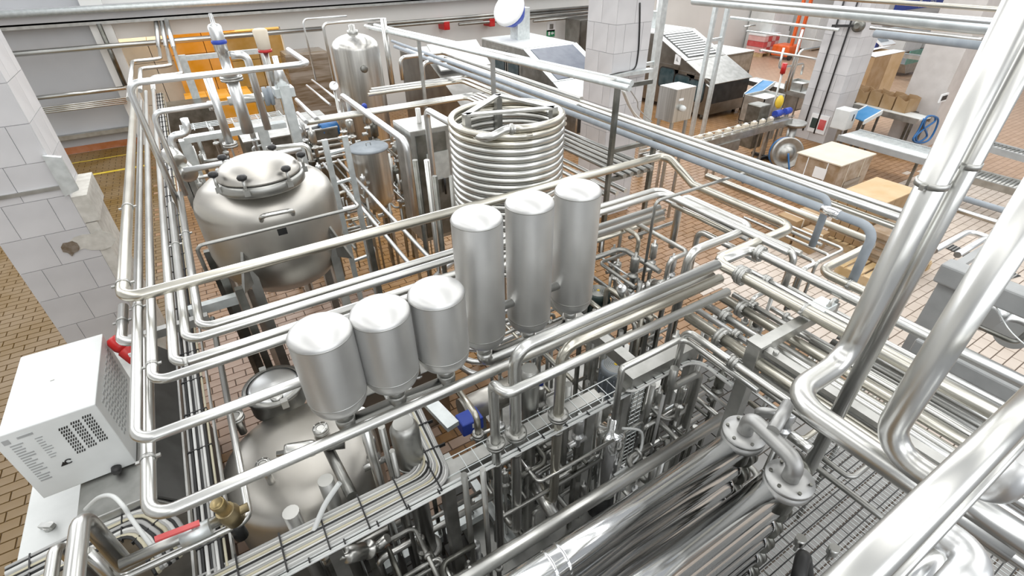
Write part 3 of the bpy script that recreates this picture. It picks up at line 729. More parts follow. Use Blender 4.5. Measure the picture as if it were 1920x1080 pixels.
b = MB(); c = along(P(740, 87, z=2.55), 'y', 1565, 383); b.cyl(c + Vector((0, .06, 0)), c + Vector((0, -.07, 0)), .037, seg=18); b.build('foil_band', 'mirror', ip)
# cable channel with posts
tA = P(723, 55, z=3.1); tB = P(1192, 163, z=3.1)
tr = thing('cable_channel', tA, 'pale galvanised cable channel on posts crossing before the tiled column', 'cable tray')
dd = (tB - tA).normalized(); sd = dd.cross(Vector((0, 0, 1)))
for s_ in (-1, 1):
    b = MB(); b.tube([tA + sd * s_ * .085 - dd * .6, tB + sd * s_ * .085 + (dd * .0 if s_ > 0 else dd * -.12)], .03, 12, 0); b.build('channel_tube', 'frame_light', tr)
b = MB()
for i in range(5):
    o_ = random.uniform(-.05, .05)
    b.tube(spline([tA + dd * k * 1.0 + sd * (o_ + random.uniform(-.015, .015)) + Vector((0, 0, .02)) for k in range(6)], 4), .007, 6, 0)
b.build('cable', 'cable_light', tr)
for f, zb in ((0.955, 1.2), (0.56, 1.8), (.2, 1.6)):
    c = tA.lerp(tB, f); b = MB(); b.bar((c.x + .02, c.y, zb), (c.x + .02, c.y, 3.05), .045, .045, up=(0, 1, 0)); b.build('post', 'dark_steel' if f > .9 else 'frame', tr)
c = tA.lerp(tB, .955); b = MB()
b.bar((c.x + .02, c.y - .02, 3.06), (c.x + .45, c.y - .02, 3.06), .03, .04); b.bar((c.x + .02, c.y, 2.42), (c.x + .62, c.y, 2.42), .04, .04)
b.bar((c.x + .02, c.y, 2.10), (c.x + .66, c.y, 2.10), .04, .04); b.bar((c.x + .64, c.y, 1.2), (c.x + .64, c.y, 2.42), .045, .045, up=(0, 1, 0)); b.build('rung', 'dark_steel', tr)
# stub pipes on the rungs
for i in range(5):
    x = c.x + .16 + i * .1
    pipe('dark stub pipe ending open on the lower rung, %s from the post' % ['first', 'second', 'third', 'fourth', 'fifth'][i], .028, [(x, c.y + 2.6 - .1 * i, 2.15), (x, c.y - .10, 2.15)], 'tube_dull', 'open ended stub pipes')
for i in range(3):
    x = c.x + .14 + i * .13
    pipe('lower steel pipe below the open ended stubs, %s from the post' % ['first', 'second', 'third'][i], .026, [(x, c.y + 3.0, 1.85), (x, c.y + .1, 1.85)], 'tube', 'pipes below the open ended stubs')
# ================================================================ filling machines at the back
def lettering(text, size, mat, parent, loc, rx=0.0, rz=0.0, extrude=0.001):
    cu = bpy.data.curves.new('lettering', 'FONT'); cu.body = text; cu.size = size; cu.extrude = extrude
    tmp = bpy.data.objects.new('lettering', cu); COL.objects.link(tmp)
    dg = bpy.context.evaluated_depsgraph_get(); me = bpy.data.meshes.new_from_object(tmp.evaluated_get(dg))
    bpy.data.objects.remove(tmp); me.name = 'lettering'; me.materials.clear(); me.materials.append(M[mat])
    o = bpy.data.objects.new('lettering', me); COL.objects.link(o)
    o.matrix_world = Matrix.Translation(loc) @ Matrix.Rotation(rz, 4, 'Z') @ Matrix.Rotation(rx, 4, 'X')
    if parent is not None:
        o.parent = parent; o.matrix_parent_inverse = world_of(parent).inverted()
    return o
def rounded(cx, cz, w_, h_, r, n=4):
    out = []
    for sx, sz, a0 in ((1, 1, 0), (-1, 1, 90), (-1, -1, 180), (1, -1, 270)):
        for i in range(n + 1):
            a = math.radians(a0 + 90 * i / n); out.append((cx + sx * (w_ / 2 - r) + r * math.cos(a), cz + sz * (h_ / 2 - r) + r * math.sin(a)))
    return out
def filling_machine(x0, x1, label, body, slope_mat, wins, louvres=0, sign=None, panel=None, yb=13.4):
    y0, zl, y1, zr = 9.42, 1.0, 11.75, 1.99
    th = thing('filling_machine', ((x0 + x1) / 2, 11, 0), label, 'machine', 'filling machines with sloping tops')
    b = MB(); b.prism([(x0, y0, 0.15), (x0, yb, .15), (x0, yb, zr), (x0, y1, zr), (x0, y0, zl)], (x1 - x0, 0, 0)); b.build('housing', body, th)
    sl = Vector((0, y1 - y0, zr - zl)); L = sl.length; sl.normalize(); nrm = Vector((0, -sl.z, sl.y))
    def on_slope(x, s): return Vector((x, y0, zl)) + sl * s + nrm * .012
    b = MB(); b.prism([on_slope(x0 - .03, -.06), on_slope(x1 + .03, -.06), on_slope(x1 + .03, L * .42), on_slope(x0 - .03, L * .42)], nrm * .02); cov = b.build('lower_cover', slope_mat, th)
    b = MB(); b.prism([on_slope(x0 - .03, L * .43), on_slope(x1 + .03, L * .43), on_slope(x1 + .03, L * 1.0), on_slope(x0 - .03, L * 1.0)], nrm * .018); up = b.build('upper_cover', slope_mat, th)
    if louvres: b = MB(); b.prism([on_slope(x0 + .18, L * .47) + nrm * .018, on_slope(x1 - .18, L * .47) + nrm * .018, on_slope(x1 - .18, L * .98) + nrm * .018, on_slope(x0 + .18, L * .98) + nrm * .018], nrm * .004); b.build('louvre_recess', 'black', up)
    for i in range(louvres):
        s = L * (.50 + .45 * i / max(1, louvres - 1)); b = MB()
        c = on_slope((x0 + x1) / 2, s) + nrm * .03; b.bar(c - Vector(((x1 - x0) * .36, 0, 0)), c + Vector(((x1 - x0) * .36, 0, 0)), .06, .02, up=nrm); b.build('louvre_slat', 'white_paint', up)
    if panel:
        b = MB(); b.prism([on_slope(x0 + .15, L * .45) + nrm * .02, on_slope(x1 - .15, L * .45) + nrm * .02, on_slope(x1 - .15, L * .97) + nrm * .02, on_slope(x0 + .15, L * .97) + nrm * .02], nrm * .012); b.build('tinted_panel', panel, up)
    for k, (yc, zc, w_, h_) in enumerate(wins):
        b = MB(); out = rounded(yc, zc, w_ + .07, h_ + .07, .12); b.prism([(x0 - .015, y, z) for y, z in out], (.02, 0, 0)); f = b.build('window_frame', 'black', th)
        b = MB(); out = rounded(yc, zc, w_, h_, .10); b.prism([(x0 - .024, y, z) for y, z in out], (.012, 0, 0)); b.build('window_pane', 'glass_dark', f)
        b = MB(); b.rect((x0 - .012, yc - w_ / 2 - .14, zc - h_ / 2 - .12), (x0 + .005, yc + w_ / 2 + .14, zc + h_ / 2 + .12)); b.build('door_panel', 'machine' if body == 'machine' else 'frame', th)
    if sign:
        yc, zc = sign; b = MB(); b.rect((x0 - .02, yc - .11, zc - .13), (x0, yc + .11, zc + .13)); s_ = b.build('sign_plate', 'paper', th)
        b = MB(); b.prism([(x0 - .023, yc + .03, zc + .08), (x0 - .023, yc + .06, zc - .04), (x0 - .023, yc - .05, zc - .06), (x0 - .023, yc - .01, zc - .01)], (.002, 0, 0)); b.build('symbol', 'grey_paint', s_)
    b = MB(); b.rect((x0 + .02, y0 - .015, .45), (x1 - .02, y0 + .005, zl - .04)); b.build('front_panel', 'black', th)
    b = MB(); b.rect((x0 - .01, y1 + .05, zr), (x1 + .01, yb, zr + .03)); b.build('top_sheet', 'white_paint', th)
    for yy in (y0 + .2, yb - .2):
        for xx in (x0 + .12, x1 - .12): b = MB(); b.cyl((xx, yy, 0), (xx, yy, .16), .05, seg=10); b.build('foot', 'dark_steel', th)
    b = MB(); b.tube([(x0 - .06, y0 + .1, zl - .02), (x0 - .06, y0 - .06, zl - .08), (x0 - .06, y0 - .06, .35)], .03, 8, .08); b.build('edge_rail', 'frame', th)
    return th
m2 = filling_machine(12.15, 13.80, 'dark filling machine with slatted sloping top and rounded windows, right of the tiled column', 'machine', 'frame',
                     [(P(*p, x=12.13).y, P(*p, x=12.13).z, .55, .52) for p in ((1249, 146), (1277, 160), (1304, 170))], louvres=11, sign=(P(1269, 112, x=12.1).y, P(1269, 112, x=12.1).z))
m1 = filling_machine(7.55, 9.2, 'pale filling machine with dark blue sloping panel, half hidden by the tiled column', 'frame', 'frame_light',
                     [(13.0, 1.45, .55, .62), (12.25, 1.42, .5, .6)], panel='tint', yb=14.0)
m0 = filling_machine(4.9, 6.3, 'dark filling machine with a white cover sheet behind the pale cable channel', 'machine', 'machine', [], louvres=0, yb=13.6)
b = MB(); b.prism([(4.95, 11.2, 1.85), (6.25, 11.2, 1.85), (6.25, 11.9, 2.3), (4.95, 11.9, 2.3)], (0, -.02, .03)); b.build('white_cover', 'white_paint', m0)
b = MB(); b.box((13.0, 12.6, 2.25), (.3, .3, .45)); b.cyl((13.0, 12.6, 2.0), (13.0, 12.6, 2.9), .04); b.build('gantry_post', 'frame_light', m2)
# cabinet behind the dark machine
def cabinet(name, lo, hi, label, mat, cat='cabinet', door=None, top=None, group=None):
    lo = Vector(lo); hi = Vector(hi); th = thing(name, ((lo.x + hi.x) / 2, (lo.y + hi.y) / 2, 0), label, cat, group)
    b = MB(); b.rect(lo, hi); b.build('body', mat, th, bevel=.008)
    if door:
        b = MB(); b.rect((lo.x + .06, lo.y - .015, lo.z + .06), (hi.x - .06, lo.y, hi.z - .06)); d = b.build('door', door, th)
        b = MB(); b.cyl((hi.x - .14, lo.y - .05, (lo.z + hi.z) / 2 - .1), (hi.x - .14, lo.y - .05, (lo.z + hi.z) / 2 + .1), .015, seg=8); b.build('handle', 'black', d)
    if top: b = MB(); b.rect((lo.x - .01, lo.y - .01, hi.z), (hi.x + .01, hi.y + .01, hi.z + .02)); b.build('top_sheet', top, th)
    if lo.z > .05:
        for x in (lo.x + .05, hi.x - .05):
            for y in (lo.y + .05, hi.y - .05): b = MB(); b.bar((x, y, 0), (x, y, lo.z), .04, .04, up=(0, 1, 0)); b.build('leg', 'frame', th)
    return th
q = P(1385, 100, y=10.6); cabinet('machine_cabinet', (q.x - .6, 10.6, .1), (q.x + .75, 12.0, q.z), 'steel machine cabinet with pale top behind the dark slatted filling machine', 'machine', top='white_paint', door='frame')
# control box on legs by the tiled column
cb = cabinet('control_box', (6.43, 5.58, 1.80), (6.86, 5.96, 2.32), 'brushed steel control box with white plug on legs beside the tiled column', 'brushed')
b = MB(); b.lathe((6.58, 5.58, 2.02), [(.05, 0), (.05, .04), (.035, .08), (1e-4, .085)], 14, (0, -1, 0)); b.build('plug', 'white_paint', cb)
b = MB(); b.rect((6.50, 5.572, 2.14), (6.60, 5.58, 2.17)); b.build('label_strip', 'paper', cb)
# stainless control cabinet beside the coil
c = P(836, 235, y=5.4); cabinet('tall_control_cabinet', (c.x - .45, 5.4, 1.05), (c.x + .04, 5.95, c.z), 'tall dull steel control cabinet on legs left of the coil', 'frame', door='dark_steel')
bpy.data.objects['tall_control_cabinet']
b = MB(); q = P(825, 310, y=5.385); b.rect((q.x - .16, 5.375, q.z - .17), (q.x + .12, 5.386, q.z + .17)); b.build('pale_plate', 'frame_light', bpy.data.objects['tall_control_cabinet'])
# kettle with lid
kx, ky, kr = 1.80, 6.72, .245
kt = thing('steel_kettle', (kx, ky, 0), 'round steel kettle with flat grey lid beside the tall vessel', 'tank')
b = MB(); b.lathe((kx, ky, 0), [(.06, 1.0), (.12, 1.06), (kr * .9, 1.18), (kr, 1.28), (kr, 1.94)], 36, cap=False); b.build('shell', 'brushed', kt)
b = MB(); b.lathe((kx, ky, 1.94), [(kr + .02, 0), (kr + .025, .015), (kr + .02, .03), (kr - .01, .035), (.02, .05), (1e-4, .05)], 36); ld = b.build('lid', 'insulation', kt)
b = MB(); b.tube([(kx - .03, ky - .02, 1.98), (kx - .03, ky - .02, 2.03), (kx + .03, ky - .02, 2.03), (kx + .03, ky - .02, 1.98)], .006, 6, .01); b.build('handle', 'frame', ld)
for a in (60, 180, 300):
    an = math.radians(a); p = Vector((kx + .2 * math.cos(an), ky + .2 * math.sin(an), 0)); b = MB(); b.cyl(p, p + Vector((0, 0, 1.25)), .022, seg=10); b.build('leg', 'frame', kt)

# ================================================================ carton conveyor along the hall
cy, cz = 6.55, 0.88
cv = thing('carton_conveyor', (9.4, cy, 0), 'narrow steel conveyor carrying a row of small cream cartons', 'conveyor')
b = MB(); b.rect((6.95, cy - .06, cz - .03), (11.35, cy + .06, cz)); b.build('belt', 'frame', cv)
for s_ in (-1, 1):
    b = MB(); b.rect((6.9, cy + s_ * .10 - .01, cz - .14), (11.4, cy + s_ * .10 + .01, cz + .01)); b.build('side_plate', 'frame', cv)
    b = MB(); b.cyl((6.9, cy + s_ * .11, cz + .07), (11.4, cy + s_ * .11, cz + .07), .012, seg=8); b.build('guide_rail', 'tube', cv)
b = MB(); b.rect((8.6, cy - .14, cz - .36), (9.6, cy + .1, cz - .14)); b.build('drive_box', 'frame', cv)
for x in (7.3, 9.0, 10.55, 10.95):
    for s_ in (-1, 1): b = MB(); b.bar((x, cy + s_ * .09, 0.03), (x, cy + s_ * .09, cz - .12), .04, .04, up=(0, 1, 0)); b.build('leg', 'frame', cv)
for x in (10.55, 10.95):
    b = MB(); b.bar((x, cy - .38, .05), (x, cy + .38, .05), .06, .06); b.build('foot_bar', 'black', cv)
b = MB(); b.bar((10.35, cy, .06), (11.15, cy, .06), .06, .06); b.build('foot_bar', 'black', cv)
def milk_carton():
    b = MB(); b.box((0, 0, .055), (.12, .09, .11)); o = b.build('carton', 'card_light')
    b = MB(); b.box((0, 0, .12), (.05, .05, .03)); b.build('cap', 'paper', o); return o
mc0 = milk_carton(); cap0 = mc0.children[0]
GCN = 'small cream cartons on the narrow conveyor'
words = ['first', 'second', 'third', 'fourth', 'fifth', 'sixth', 'seventh', 'eighth', 'ninth', 'tenth', 'eleventh', 'twelfth']
for i in range(12):
    x = along(Vector((9, cy, cz + .06)), 'x', *[(1243, 273), (1291, 255), (1310, 251), (1328, 247), (1346, 243), (1364, 239), (1382, 235), (1397, 232), (1413, 229), (1429, 227), (1444, 223), (1268, 263)][i]).x
    if i == 0: o, k = mc0, cap0
    else:
        o = mc0.copy(); COL.objects.link(o); k = cap0.copy(); COL.objects.link(k); k.parent = o
    o.location = (x, cy, cz); o.rotation_euler.z = random.uniform(-.2, .2)
    order = [1, 3, 4, 5, 6, 7, 8, 9, 10, 11, 12, 2][i]
    tag(o, 'small cream carton on the narrow conveyor, %s from its left end' % words[order - 1], 'carton', GCN)

# small rotary machine, bins, beacon between conveyor and pillar
def bin_(px, y, w_, d_, h_, z0, label, mat='frame'):
    q = P(px[0], px[1], y=y); th = thing('steel_bin', (q.x, y, 0), label, 'bin')
    b = MB(); x0, x1 = q.x - w_ / 2, q.x + w_ / 2
    for lo, hi in (((x0, y, z0), (x1, y + .02, z0 + h_)), ((x0, y + d_ - .02, z0), (x1, y + d_, z0 + h_)), ((x0, y, z0), (x0 + .02, y + d_, z0 + h_)), ((x1 - .02, y, z0), (x1, y + d_, z0 + h_))):
        b.rect(lo, hi)
    b.build('side', mat, th)
    b = MB(); b.rect((x0, y, z0), (x1, y + d_, z0 + .02)); b.build('bottom', mat, th)
    b = MB(); b.rect((x0 + .03, y + .03, z0 + h_ - .09), (x1 - .03, y + d_ - .03, z0 + h_ - .06)); b.build('lining', 'white_paint', th)
    for x in (x0 + .05, x1 - .05):
        for yy in (y + .05, y + d_ - .05): b = MB(); b.bar((x, yy, 0), (x, yy, z0), .035, .035, up=(0, 1, 0)); b.build('leg', 'frame', th)
    return th
bin_((1448, 205), 7.6, .85, .6, .65, .35, 'open steel bin with white lining left of the tiled pillar')
bin_((1503, 200), 7.9, .55, .5, .7, .35, 'narrower steel bin close to the tiled pillar')
q = P(1490, 228, z=.8); rt = thing('rotary_table', (q.x, q.y, 0), 'small rotary transfer table with blue motors at the conveyor end', 'machine')
b = MB(); b.cyl((q.x, q.y, .72), (q.x, q.y, .80), .26, seg=24); b.build('disc', 'frame', rt)
b = MB(); b.cyl((q.x, q.y, 0), (q.x, q.y, .72), .10, seg=14); b.build('pedestal', 'frame', rt)
for k in range(2):
    b = MB(); b.cyl((q.x - .45 + .35 * k, q.y + .25, .98), (q.x - .25 + .35 * k, q.y + .25, .98), .075, seg=14); mt_ = b.build('motor', 'blue', rt)
    b = MB(); b.bar((q.x - .35 + .35 * k, q.y + .25, .4), (q.x - .35 + .35 * k, q.y + .25, .92), .05, .05, up=(0, 1, 0)); b.build('bracket', 'frame', mt_)
b = MB(); b.rect((q.x - 1.1, q.y + .2, .3), (q.x - .75, q.y + .55, 1.25)); b.build('gear_case', 'dark_steel', rt, bevel=.02)
q = P(1455, 180, y=7.2); bt = thing('beacon_post', (q.x, 7.2, 0), 'thin beacon post with red lamp and yellow glove', 'post')
b = MB(); b.cyl((q.x, 7.2, 0), (q.x + .0, 7.2, q.z + .55), .025, seg=8); b.build('pole', 'frame', bt)
b = MB(); b.cyl((q.x, 7.2, q.z + .5), (q.x, 7.2, q.z + .72), .055, seg=12); b.build('red_lamp', 'red', bt)
b = MB(); b.sphere((q.x + .04, 7.1, q.z - .12), .09, 12, 8, 1.7); b.build('yellow_glove', 'yellow', bt)
# overhead tube frames
def posts(label, x, y, tops, h=3.9):
    th = thing('tube_gantry', (x, y, 0), label, 'frame')
    return th
q = P(1297, 247, z=.25); a = P(1340, 20, y=q.y)
g = thing('tall_gantry', (q.x, q.y, 0), 'pair of tall galvanised posts with cross bars before the dark filling machine', 'frame')
for dx in (0, .42):
    b = MB(); b.bar((q.x + dx, q.y, 0), (q.x + dx, q.y, 3.8), .085, .085, up=(0, 1, 0)); b.build('post', 'frame_light', g)
for z in (3.2, 2.35): b = MB(); b.bar((q.x, q.y, z), (q.x + .42, q.y, z), .06, .06); b.build('cross_bar', 'frame_light', g)
q2 = P(1223, 153, y=7.4); g2 = thing('tall_gantry', (q2.x, 7.4, 0), 'single wide galvanised post at the right edge of the tiled column', 'frame')
b = MB(); b.bar((q2.x, 7.4, 0), (q2.x, 7.4, 4.0), .14, .10, up=(0, 1, 0)); b.build('post', 'frame_light', g2)
b = MB(); b.bar((q2.x, 7.4, 2.3), (q2.x - .9, 7.4, 2.3), .06, .06); b.build('arm', 'frame_light', g2)
def tubes(label, r, start, legs, mat='tube', name='hall_pipe', grp=None): return pipe(label, r, run(start, legs), mat, grp, name=name, bend=r * 4)
GH = 'thin handling tubes before the tiled pillar'
tubes('hall tube bent round at the back of the pillar, upper', .028, P(1425, 95, y=8.8), 'x 1430 80; y 1560 96', 'tube', grp=GH)
tubes('hall tube forming a square bend in front of the orange truck', .03, P(1470, 90, y=8.2), 'z 1457 128; x 1508 122; z 1505 140', 'tube', grp=GH)
tubes('upright hall tube left of the pillar with a rounded top', .032, P(1478, 170, y=7.9), 'z 1500 95; x 1545 92', 'tube', grp=GH)
tubes('second upright hall tube beside the beacon', .028, P(1472, 172, y=8.0), 'z 1497 55', 'tube', grp=GH)
tubes('long thin hall tube at head height reaching the pillar', .022, P(1400, 58, y=9.4), 'y 1560 73', 'tube', grp=GH)
tubes('long thin hall tube under the first at head height', .022, P(1395, 50, y=9.0), 'x 1415 61', 'tube', grp=GH)
tubes('hall tube run with cable bundle ending at the pillar', .035, P(1370, 33, y=9.6), 'y 1575 52', 'frame_light', grp=GH)

# blue incline belts and long carton line
def incline(pa, pb, z0, z1, w_, label):
    a = P(*pa, z=z0); b_ = P(*pb, z=z1); th = thing('incline_belt', (a.x, a.y, 0), label, 'conveyor')
    d = (b_ - a); u = d.normalized(); s = Vector((-u.y, u.x, 0)).normalized() * w_ / 2
    b = MB(); b.prism([a - s, a + s, b_ + s, b_ - s], (0, 0, -.02)); b.build('belt', 'blue_belt', th)
    for k in (-1, 1): b = MB(); o_ = s * k * 1.14; w2 = s * .14 * k; b.prism([a + s * k - Vector((0, 0, .08)), a + s * k + w2 - Vector((0, 0, .08)), b_ + s * k + w2 - Vector((0, 0, .08)), b_ + s * k - Vector((0, 0, .08))], (0, 0, .10)); b.build('side_rail', 'white_paint', th)
    for f in (.1, .9):
        for k in (-1, 1):
            c = a.lerp(b_, f) + s * k; b = MB(); b.bar((c.x, c.y, 0), (c.x, c.y, c.z - .05), .04, .04, up=(0, 1, 0)); b.build('leg', 'dark_steel', th)
    return th
M['blue_belt'] = paint('blue_belt', (0.05, 0.22, 0.45), .5, .02)
incline((1407, 178), (1442, 152), .8, 1.0, .32, 'blue inclined belt with white rails left of the beacon')
incline((1606, 222), (1640, 203), .8, 1.0, .42, 'blue inclined belt right of the tiled pillar, below the torn trays')
def flat_line(pa, pb, z, w_, label, name='long_conveyor', mat='white_paint', side='frame', rollers=0):
    a = P(*pa, z=z); b_ = P(*pb, z=z); th = thing(name, (a.x, a.y, 0), label, 'conveyor')
    u = (b_ - a).normalized(); s = Vector((-u.y, u.x, 0)) * w_ / 2
    if not rollers: b = MB(); b.prism([a - s, a + s, b_ + s, b_ - s], (0, 0, -.03)); b.build('belt', mat, th)
    else:
        for i in range(rollers):
            c = a.lerp(b_, (i + .5) / rollers) - Vector((0, 0, .03)); b = MB(); b.cyl(c - s * .96, c + s * .96, .028, seg=8); b.build('roller', mat, th)
    for k in (-1, 1): b = MB(); b.bar(a + s * k - Vector((0, 0, .05)), b_ + s * k - Vector((0, 0, .05)), .05, .12); b.build('side_rail', side, th)
    L = (b_ - a).length; n = max(2, int(L / 1.4))
    for i in range(n):
        for k in (-1, 1):
            c = a.lerp(b_, .06 + .88 * i / (n - 1)) + s * k; b = MB(); b.bar((c.x, c.y, 0), (c.x, c.y, z - .08), .045, .045, up=(0, 1, 0)); b.build('leg', 'dark_steel', th)
    return th, a, b_
flat_line((1405, 147), (1535, 178), .85, .5, 'white belt line passing behind the beacon post', mat='white_paint')
lt, la, lb = flat_line((1610, 192), (1735, 222), .85, .5, 'white belt line in front of the torn cardboard trays', mat='white_paint')
for i in range(5):
    c = la.lerp(lb, .1 + .2 * i) + Vector((.25, .42, 0)); w_ = (lb - la).length * .185
    th = thing('torn_tray', (c.x, c.y, .85), 'torn brown cardboard tray, %s of five along the white belt line' % words[i], 'box', 'torn trays on the carton line')
    b = MB(); u = (lb - la).normalized(); s = Vector((-u.y, u.x, 0)) * -.22 * -1
    for p, q_ in ((c - u * w_ * .48 - s, c + u * w_ * .48 - s), (c - u * w_ * .48 + s, c + u * w_ * .48 + s), (c - u * w_ * .48 - s, c - u * w_ * .48 + s), (c + u * w_ * .48 - s, c + u * w_ * .48 + s)):
        d = (q_ - p); m_ = p.lerp(q_, .35 + .4 * random.random()) + Vector((0, 0, .25 + random.uniform(0, .09))); nn = Vector((-d.y, d.x, 0)).normalized() * .006
        b.prism([p, q_, q_ + Vector((0, 0, .30)), m_, p + Vector((0, 0, .33))], nn)
    b.build('tray_wall', 'card', th)
    b = MB(); b.prism([c - u * w_ * .48 - s, c + u * w_ * .48 - s, c + u * w_ * .48 + s, c - u * w_ * .48 + s], (0, 0, .006)); b.build('tray_floor', 'card', th)
sh, sa, sb = flat_line((1615, 178), (1735, 208), .80, .55, 'dark carrier line holding the torn cardboard trays', mat='dark_steel', side='dark_steel')
flat_line((1592, 248), (1755, 292), .72, .75, 'roller conveyor behind the wrapped carton load, right of the white switch box', 'roller_conveyor', 'frame_light', 'grey_paint', rollers=46)
flat_line((1830, 262), (1990, 306), .75, .35, 'grey carrier conveyor seen right of the risers', 'roller_conveyor', 'frame', 'grey_paint', rollers=20)
flat_line((1800, 318), (1990, 368), .65, .5, 'low roller conveyor at the right edge behind the risers', 'roller_conveyor', 'frame', 'frame', rollers=24)
# white switch box on the pillar foot, signs
q = P(1570, 262, y=6.0); sb_ = thing('switch_box', (q.x, 6.0, 0), 'cream switch box on a stand at the foot of the tiled pillar', 'box')
b = MB(); b.rect((q.x - .17, 5.85, .55), (q.x + .17, 6.2, 1.0)); b.build('housing', 'white_paint', sb_, bevel=.02)
b = MB(); b.bar((q.x, 6.02, 0), (q.x, 6.02, .55), .08, .08, up=(0, 1, 0)); b.build('stand', 'frame', sb_)
b = MB(); b.rect((q.x + .02, 5.84, .75), (q.x + .045, 5.85, .9)); b.build('slot', 'black', sb_)
# signs and conduits on pillar 2 (its face towards the left)
q = P(1535, 232, x=13.05); sg = MB(); sg.rect((13.02, q.y - .22, q.z - .22), (13.04, q.y + .22, q.z + .22)); o = sg.build('wall_notice', 'paper'); tag(o, 'white notice with dark pictures low on the tiled pillar', 'sign')
for s_ in (-.1, .1): b = MB(); b.rect((13.012, q.y + s_ - .08, q.z - .12), (13.021, q.y + s_ + .08, q.z + .12)); b.build('picture', 'motor' if s_ > 0 else 'pink', o)
for k, (yy, lab) in enumerate(((6.72, 'black conduit down the tiled pillar, nearer its corner'), (7.02, 'black conduit down the tiled pillar, farther from its corner'))):
    pipe(lab, .018, [(13.02, yy, .2), (13.02, yy, 4.4)], 'black', 'conduits on the tiled pillar', name='conduit')
q = P(1611, 48, x=13.0); wl = thing('wall_valve', (12.95, q.y, q.z), 'dark round valve with a lever high on the tiled pillar', 'valve')
b = MB(); b.lathe((13.04, q.y, q.z), [(.10, 0), (.13, .03), (.13, .10), (.06, .14)], 18, (-1, 0, 0)); b.build('wheel', 'dark_steel', wl)
b = MB(); b.bar((12.93, q.y, q.z), (12.93, q.y + .55, q.z - .05), .05, .05); b.build('lever', 'black', wl)
# tiled column 1: cable, steel strut
pipe('black cable hanging down the tiled column above the steel strut', .012, spline([P(1200, 5, y=6.285), P(1199, 60, y=6.285), P(1196, 105, y=6.285), P(1188, 130, y=6.285), P(1160, 137, y=6.22), P(1140, 142, y=6.2)], 6), 'black', bend=0, name='cable', cat='cable')
q = P(1150, 143, y=6.2); st_ = MB(); q2 = P(1222, 130, y=6.2); st_.bar((q.x - .2, 6.22, q.z), (q2.x, 6.22, q.z), .11, .05); o = st_.build('steel_strut', 'frame_light', origin=q); tag(o, 'perforated blue grey steel strut across the tiled column', 'strut')
for i, (pts) in enumerate([[(1166, 168), (1180, 200), (1200, 228), (1235, 242)], [(1170, 170), (1188, 210), (1215, 232), (1260, 252)], [(1181, 168), (1195, 190), (1198, 205), (1222, 228)]]):
    pts3 = [P(*p, y=4.6 + .25 * k) for k, p in enumerate(pts)]
    pipe(['pale cable sagging from the channel end, left', 'pale cable sagging from the channel end, middle', 'dark thin cable sagging from the channel end, right'][i], .012 if i < 2 else .008, spline(pts3, 6), 'cable_light' if i < 2 else 'cable_grey', 'cables hanging from the channel end', bend=0, name='cable', cat='cable')
# steel clad pillar with hose
x0 = P(1743, 240, y=4.95).x
pl = MB(); pl.rect((x0, 4.95, 0), (x0 + .85, 5.75, 4.6)); cp = struct(pl.build('column_4', 'column_steel'))
q = P(1768, 183, y=4.94); o = MB(); o.rect((q.x - .16, 4.915, q.z - .09), (q.x + .16, 4.945, q.z + .09)); o = o.build('wall_display', 'paper'); tag(o, 'small white display with dark window on the steel clad pillar', 'display')
b = MB(); b.rect((q.x - .12, 4.905, q.z - .05), (q.x + .12, 4.916, q.z + .05)); b.build('display_window', 'black', o)
hc = [P(px_, py_, y=4.88) for px_, py_ in [(1733, 222), (1722, 245), (1712, 262), (1725, 268), (1742, 262), (1755, 240), (1758, 222), (1740, 218), (1732, 235), (1738, 255), (1722, 266), (1718, 255), (1735, 240), (1752, 228), (1754, 220)]]
pipe('coiled blue hose hanging on the steel clad pillar', .022, spline(hc, 6), 'blue_hose', bend=0, name='hose', cat='hose')
# hose reel disc
q = P(1474, 287, z=.45); hr = thing('hose_reel', (q.x, q.y, 0), 'round steel hose reel with blue rim behind the wrapped carton load', 'hose reel')
ax = Vector((-.55, -.8, .25)).normalized()
b = MB(); b.lathe(q, [(.02, .10), (.12, .10), (.14, .03), (.23, .02), (.30, .08), (.33, .08), (.33, -.02), (.02, -.02)], 32, ax); b.build('disc', 'frame', hr)
b = MB(); b.lathe(q - ax * .12, [(.29, 0), (.33, .02), (.33, .09), (.29, .1)], 28, ax); b.build('blue_rim', 'blue_hose', hr)
b = MB(); b.bar((q.x, q.y + .1, 0), (q.x, q.y + .1, .5), .06, .06, up=(0, 1, 0)); b.build('stand', 'frame', hr)
b = MB(); b.tube(spline([q + ax * .1, q + Vector((-.1, -.2, -.2)), Vector((q.x - .15, q.y - .35, .03)), Vector((q.x - .1, q.y - .6, .02))], 6), .018, 8, 0); b.build('hose', 'blue_hose', hr)

# ================================================================ carton loads by the rack
def pallet(cx, cy_, wx, wy, label, rz=0.0):
    th = thing('pallet', (cx, cy_, 0), label, 'pallet', 'wooden pallets')
    n = 6
    for i in range(n):
        y = cy_ - wy / 2 + (i + .5) * wy / n; b = MB(); b.box((cx, y, .13), (wx, wy / n * .72, .022)); b.build('deck_board', 'wood', th)
    for i in range(3):
        x = cx - wx / 2 + .06 + i * (wx - .12) / 2; b = MB(); b.box((x, cy_, .06), (.1, wy, .12)); b.build('bearer', 'wood', th)
    return th
l1 = [P(*p, z=.9) for p in [(1490, 285), (1577, 308), (1643, 290), (1567, 265)]]
x0, x1, y0, y1 = 9.43, 10.56, 4.20, 5.06
pallet(10.0, 4.63, 1.2, .9, 'wooden pallet under the wrapped carton load')
th = thing('wrapped_load', (10.0, 4.63, .145), 'film wrapped carton load with pale lid sheet and white delivery note', 'box')
b = MB(); b.rect((x0 + .02, y0 + .02, .145), (x1 - .02, y1 - .02, .87)); b.build('carton_block', 'card_wrapped' if 'card_wrapped' in M else 'card', th, bevel=.01)
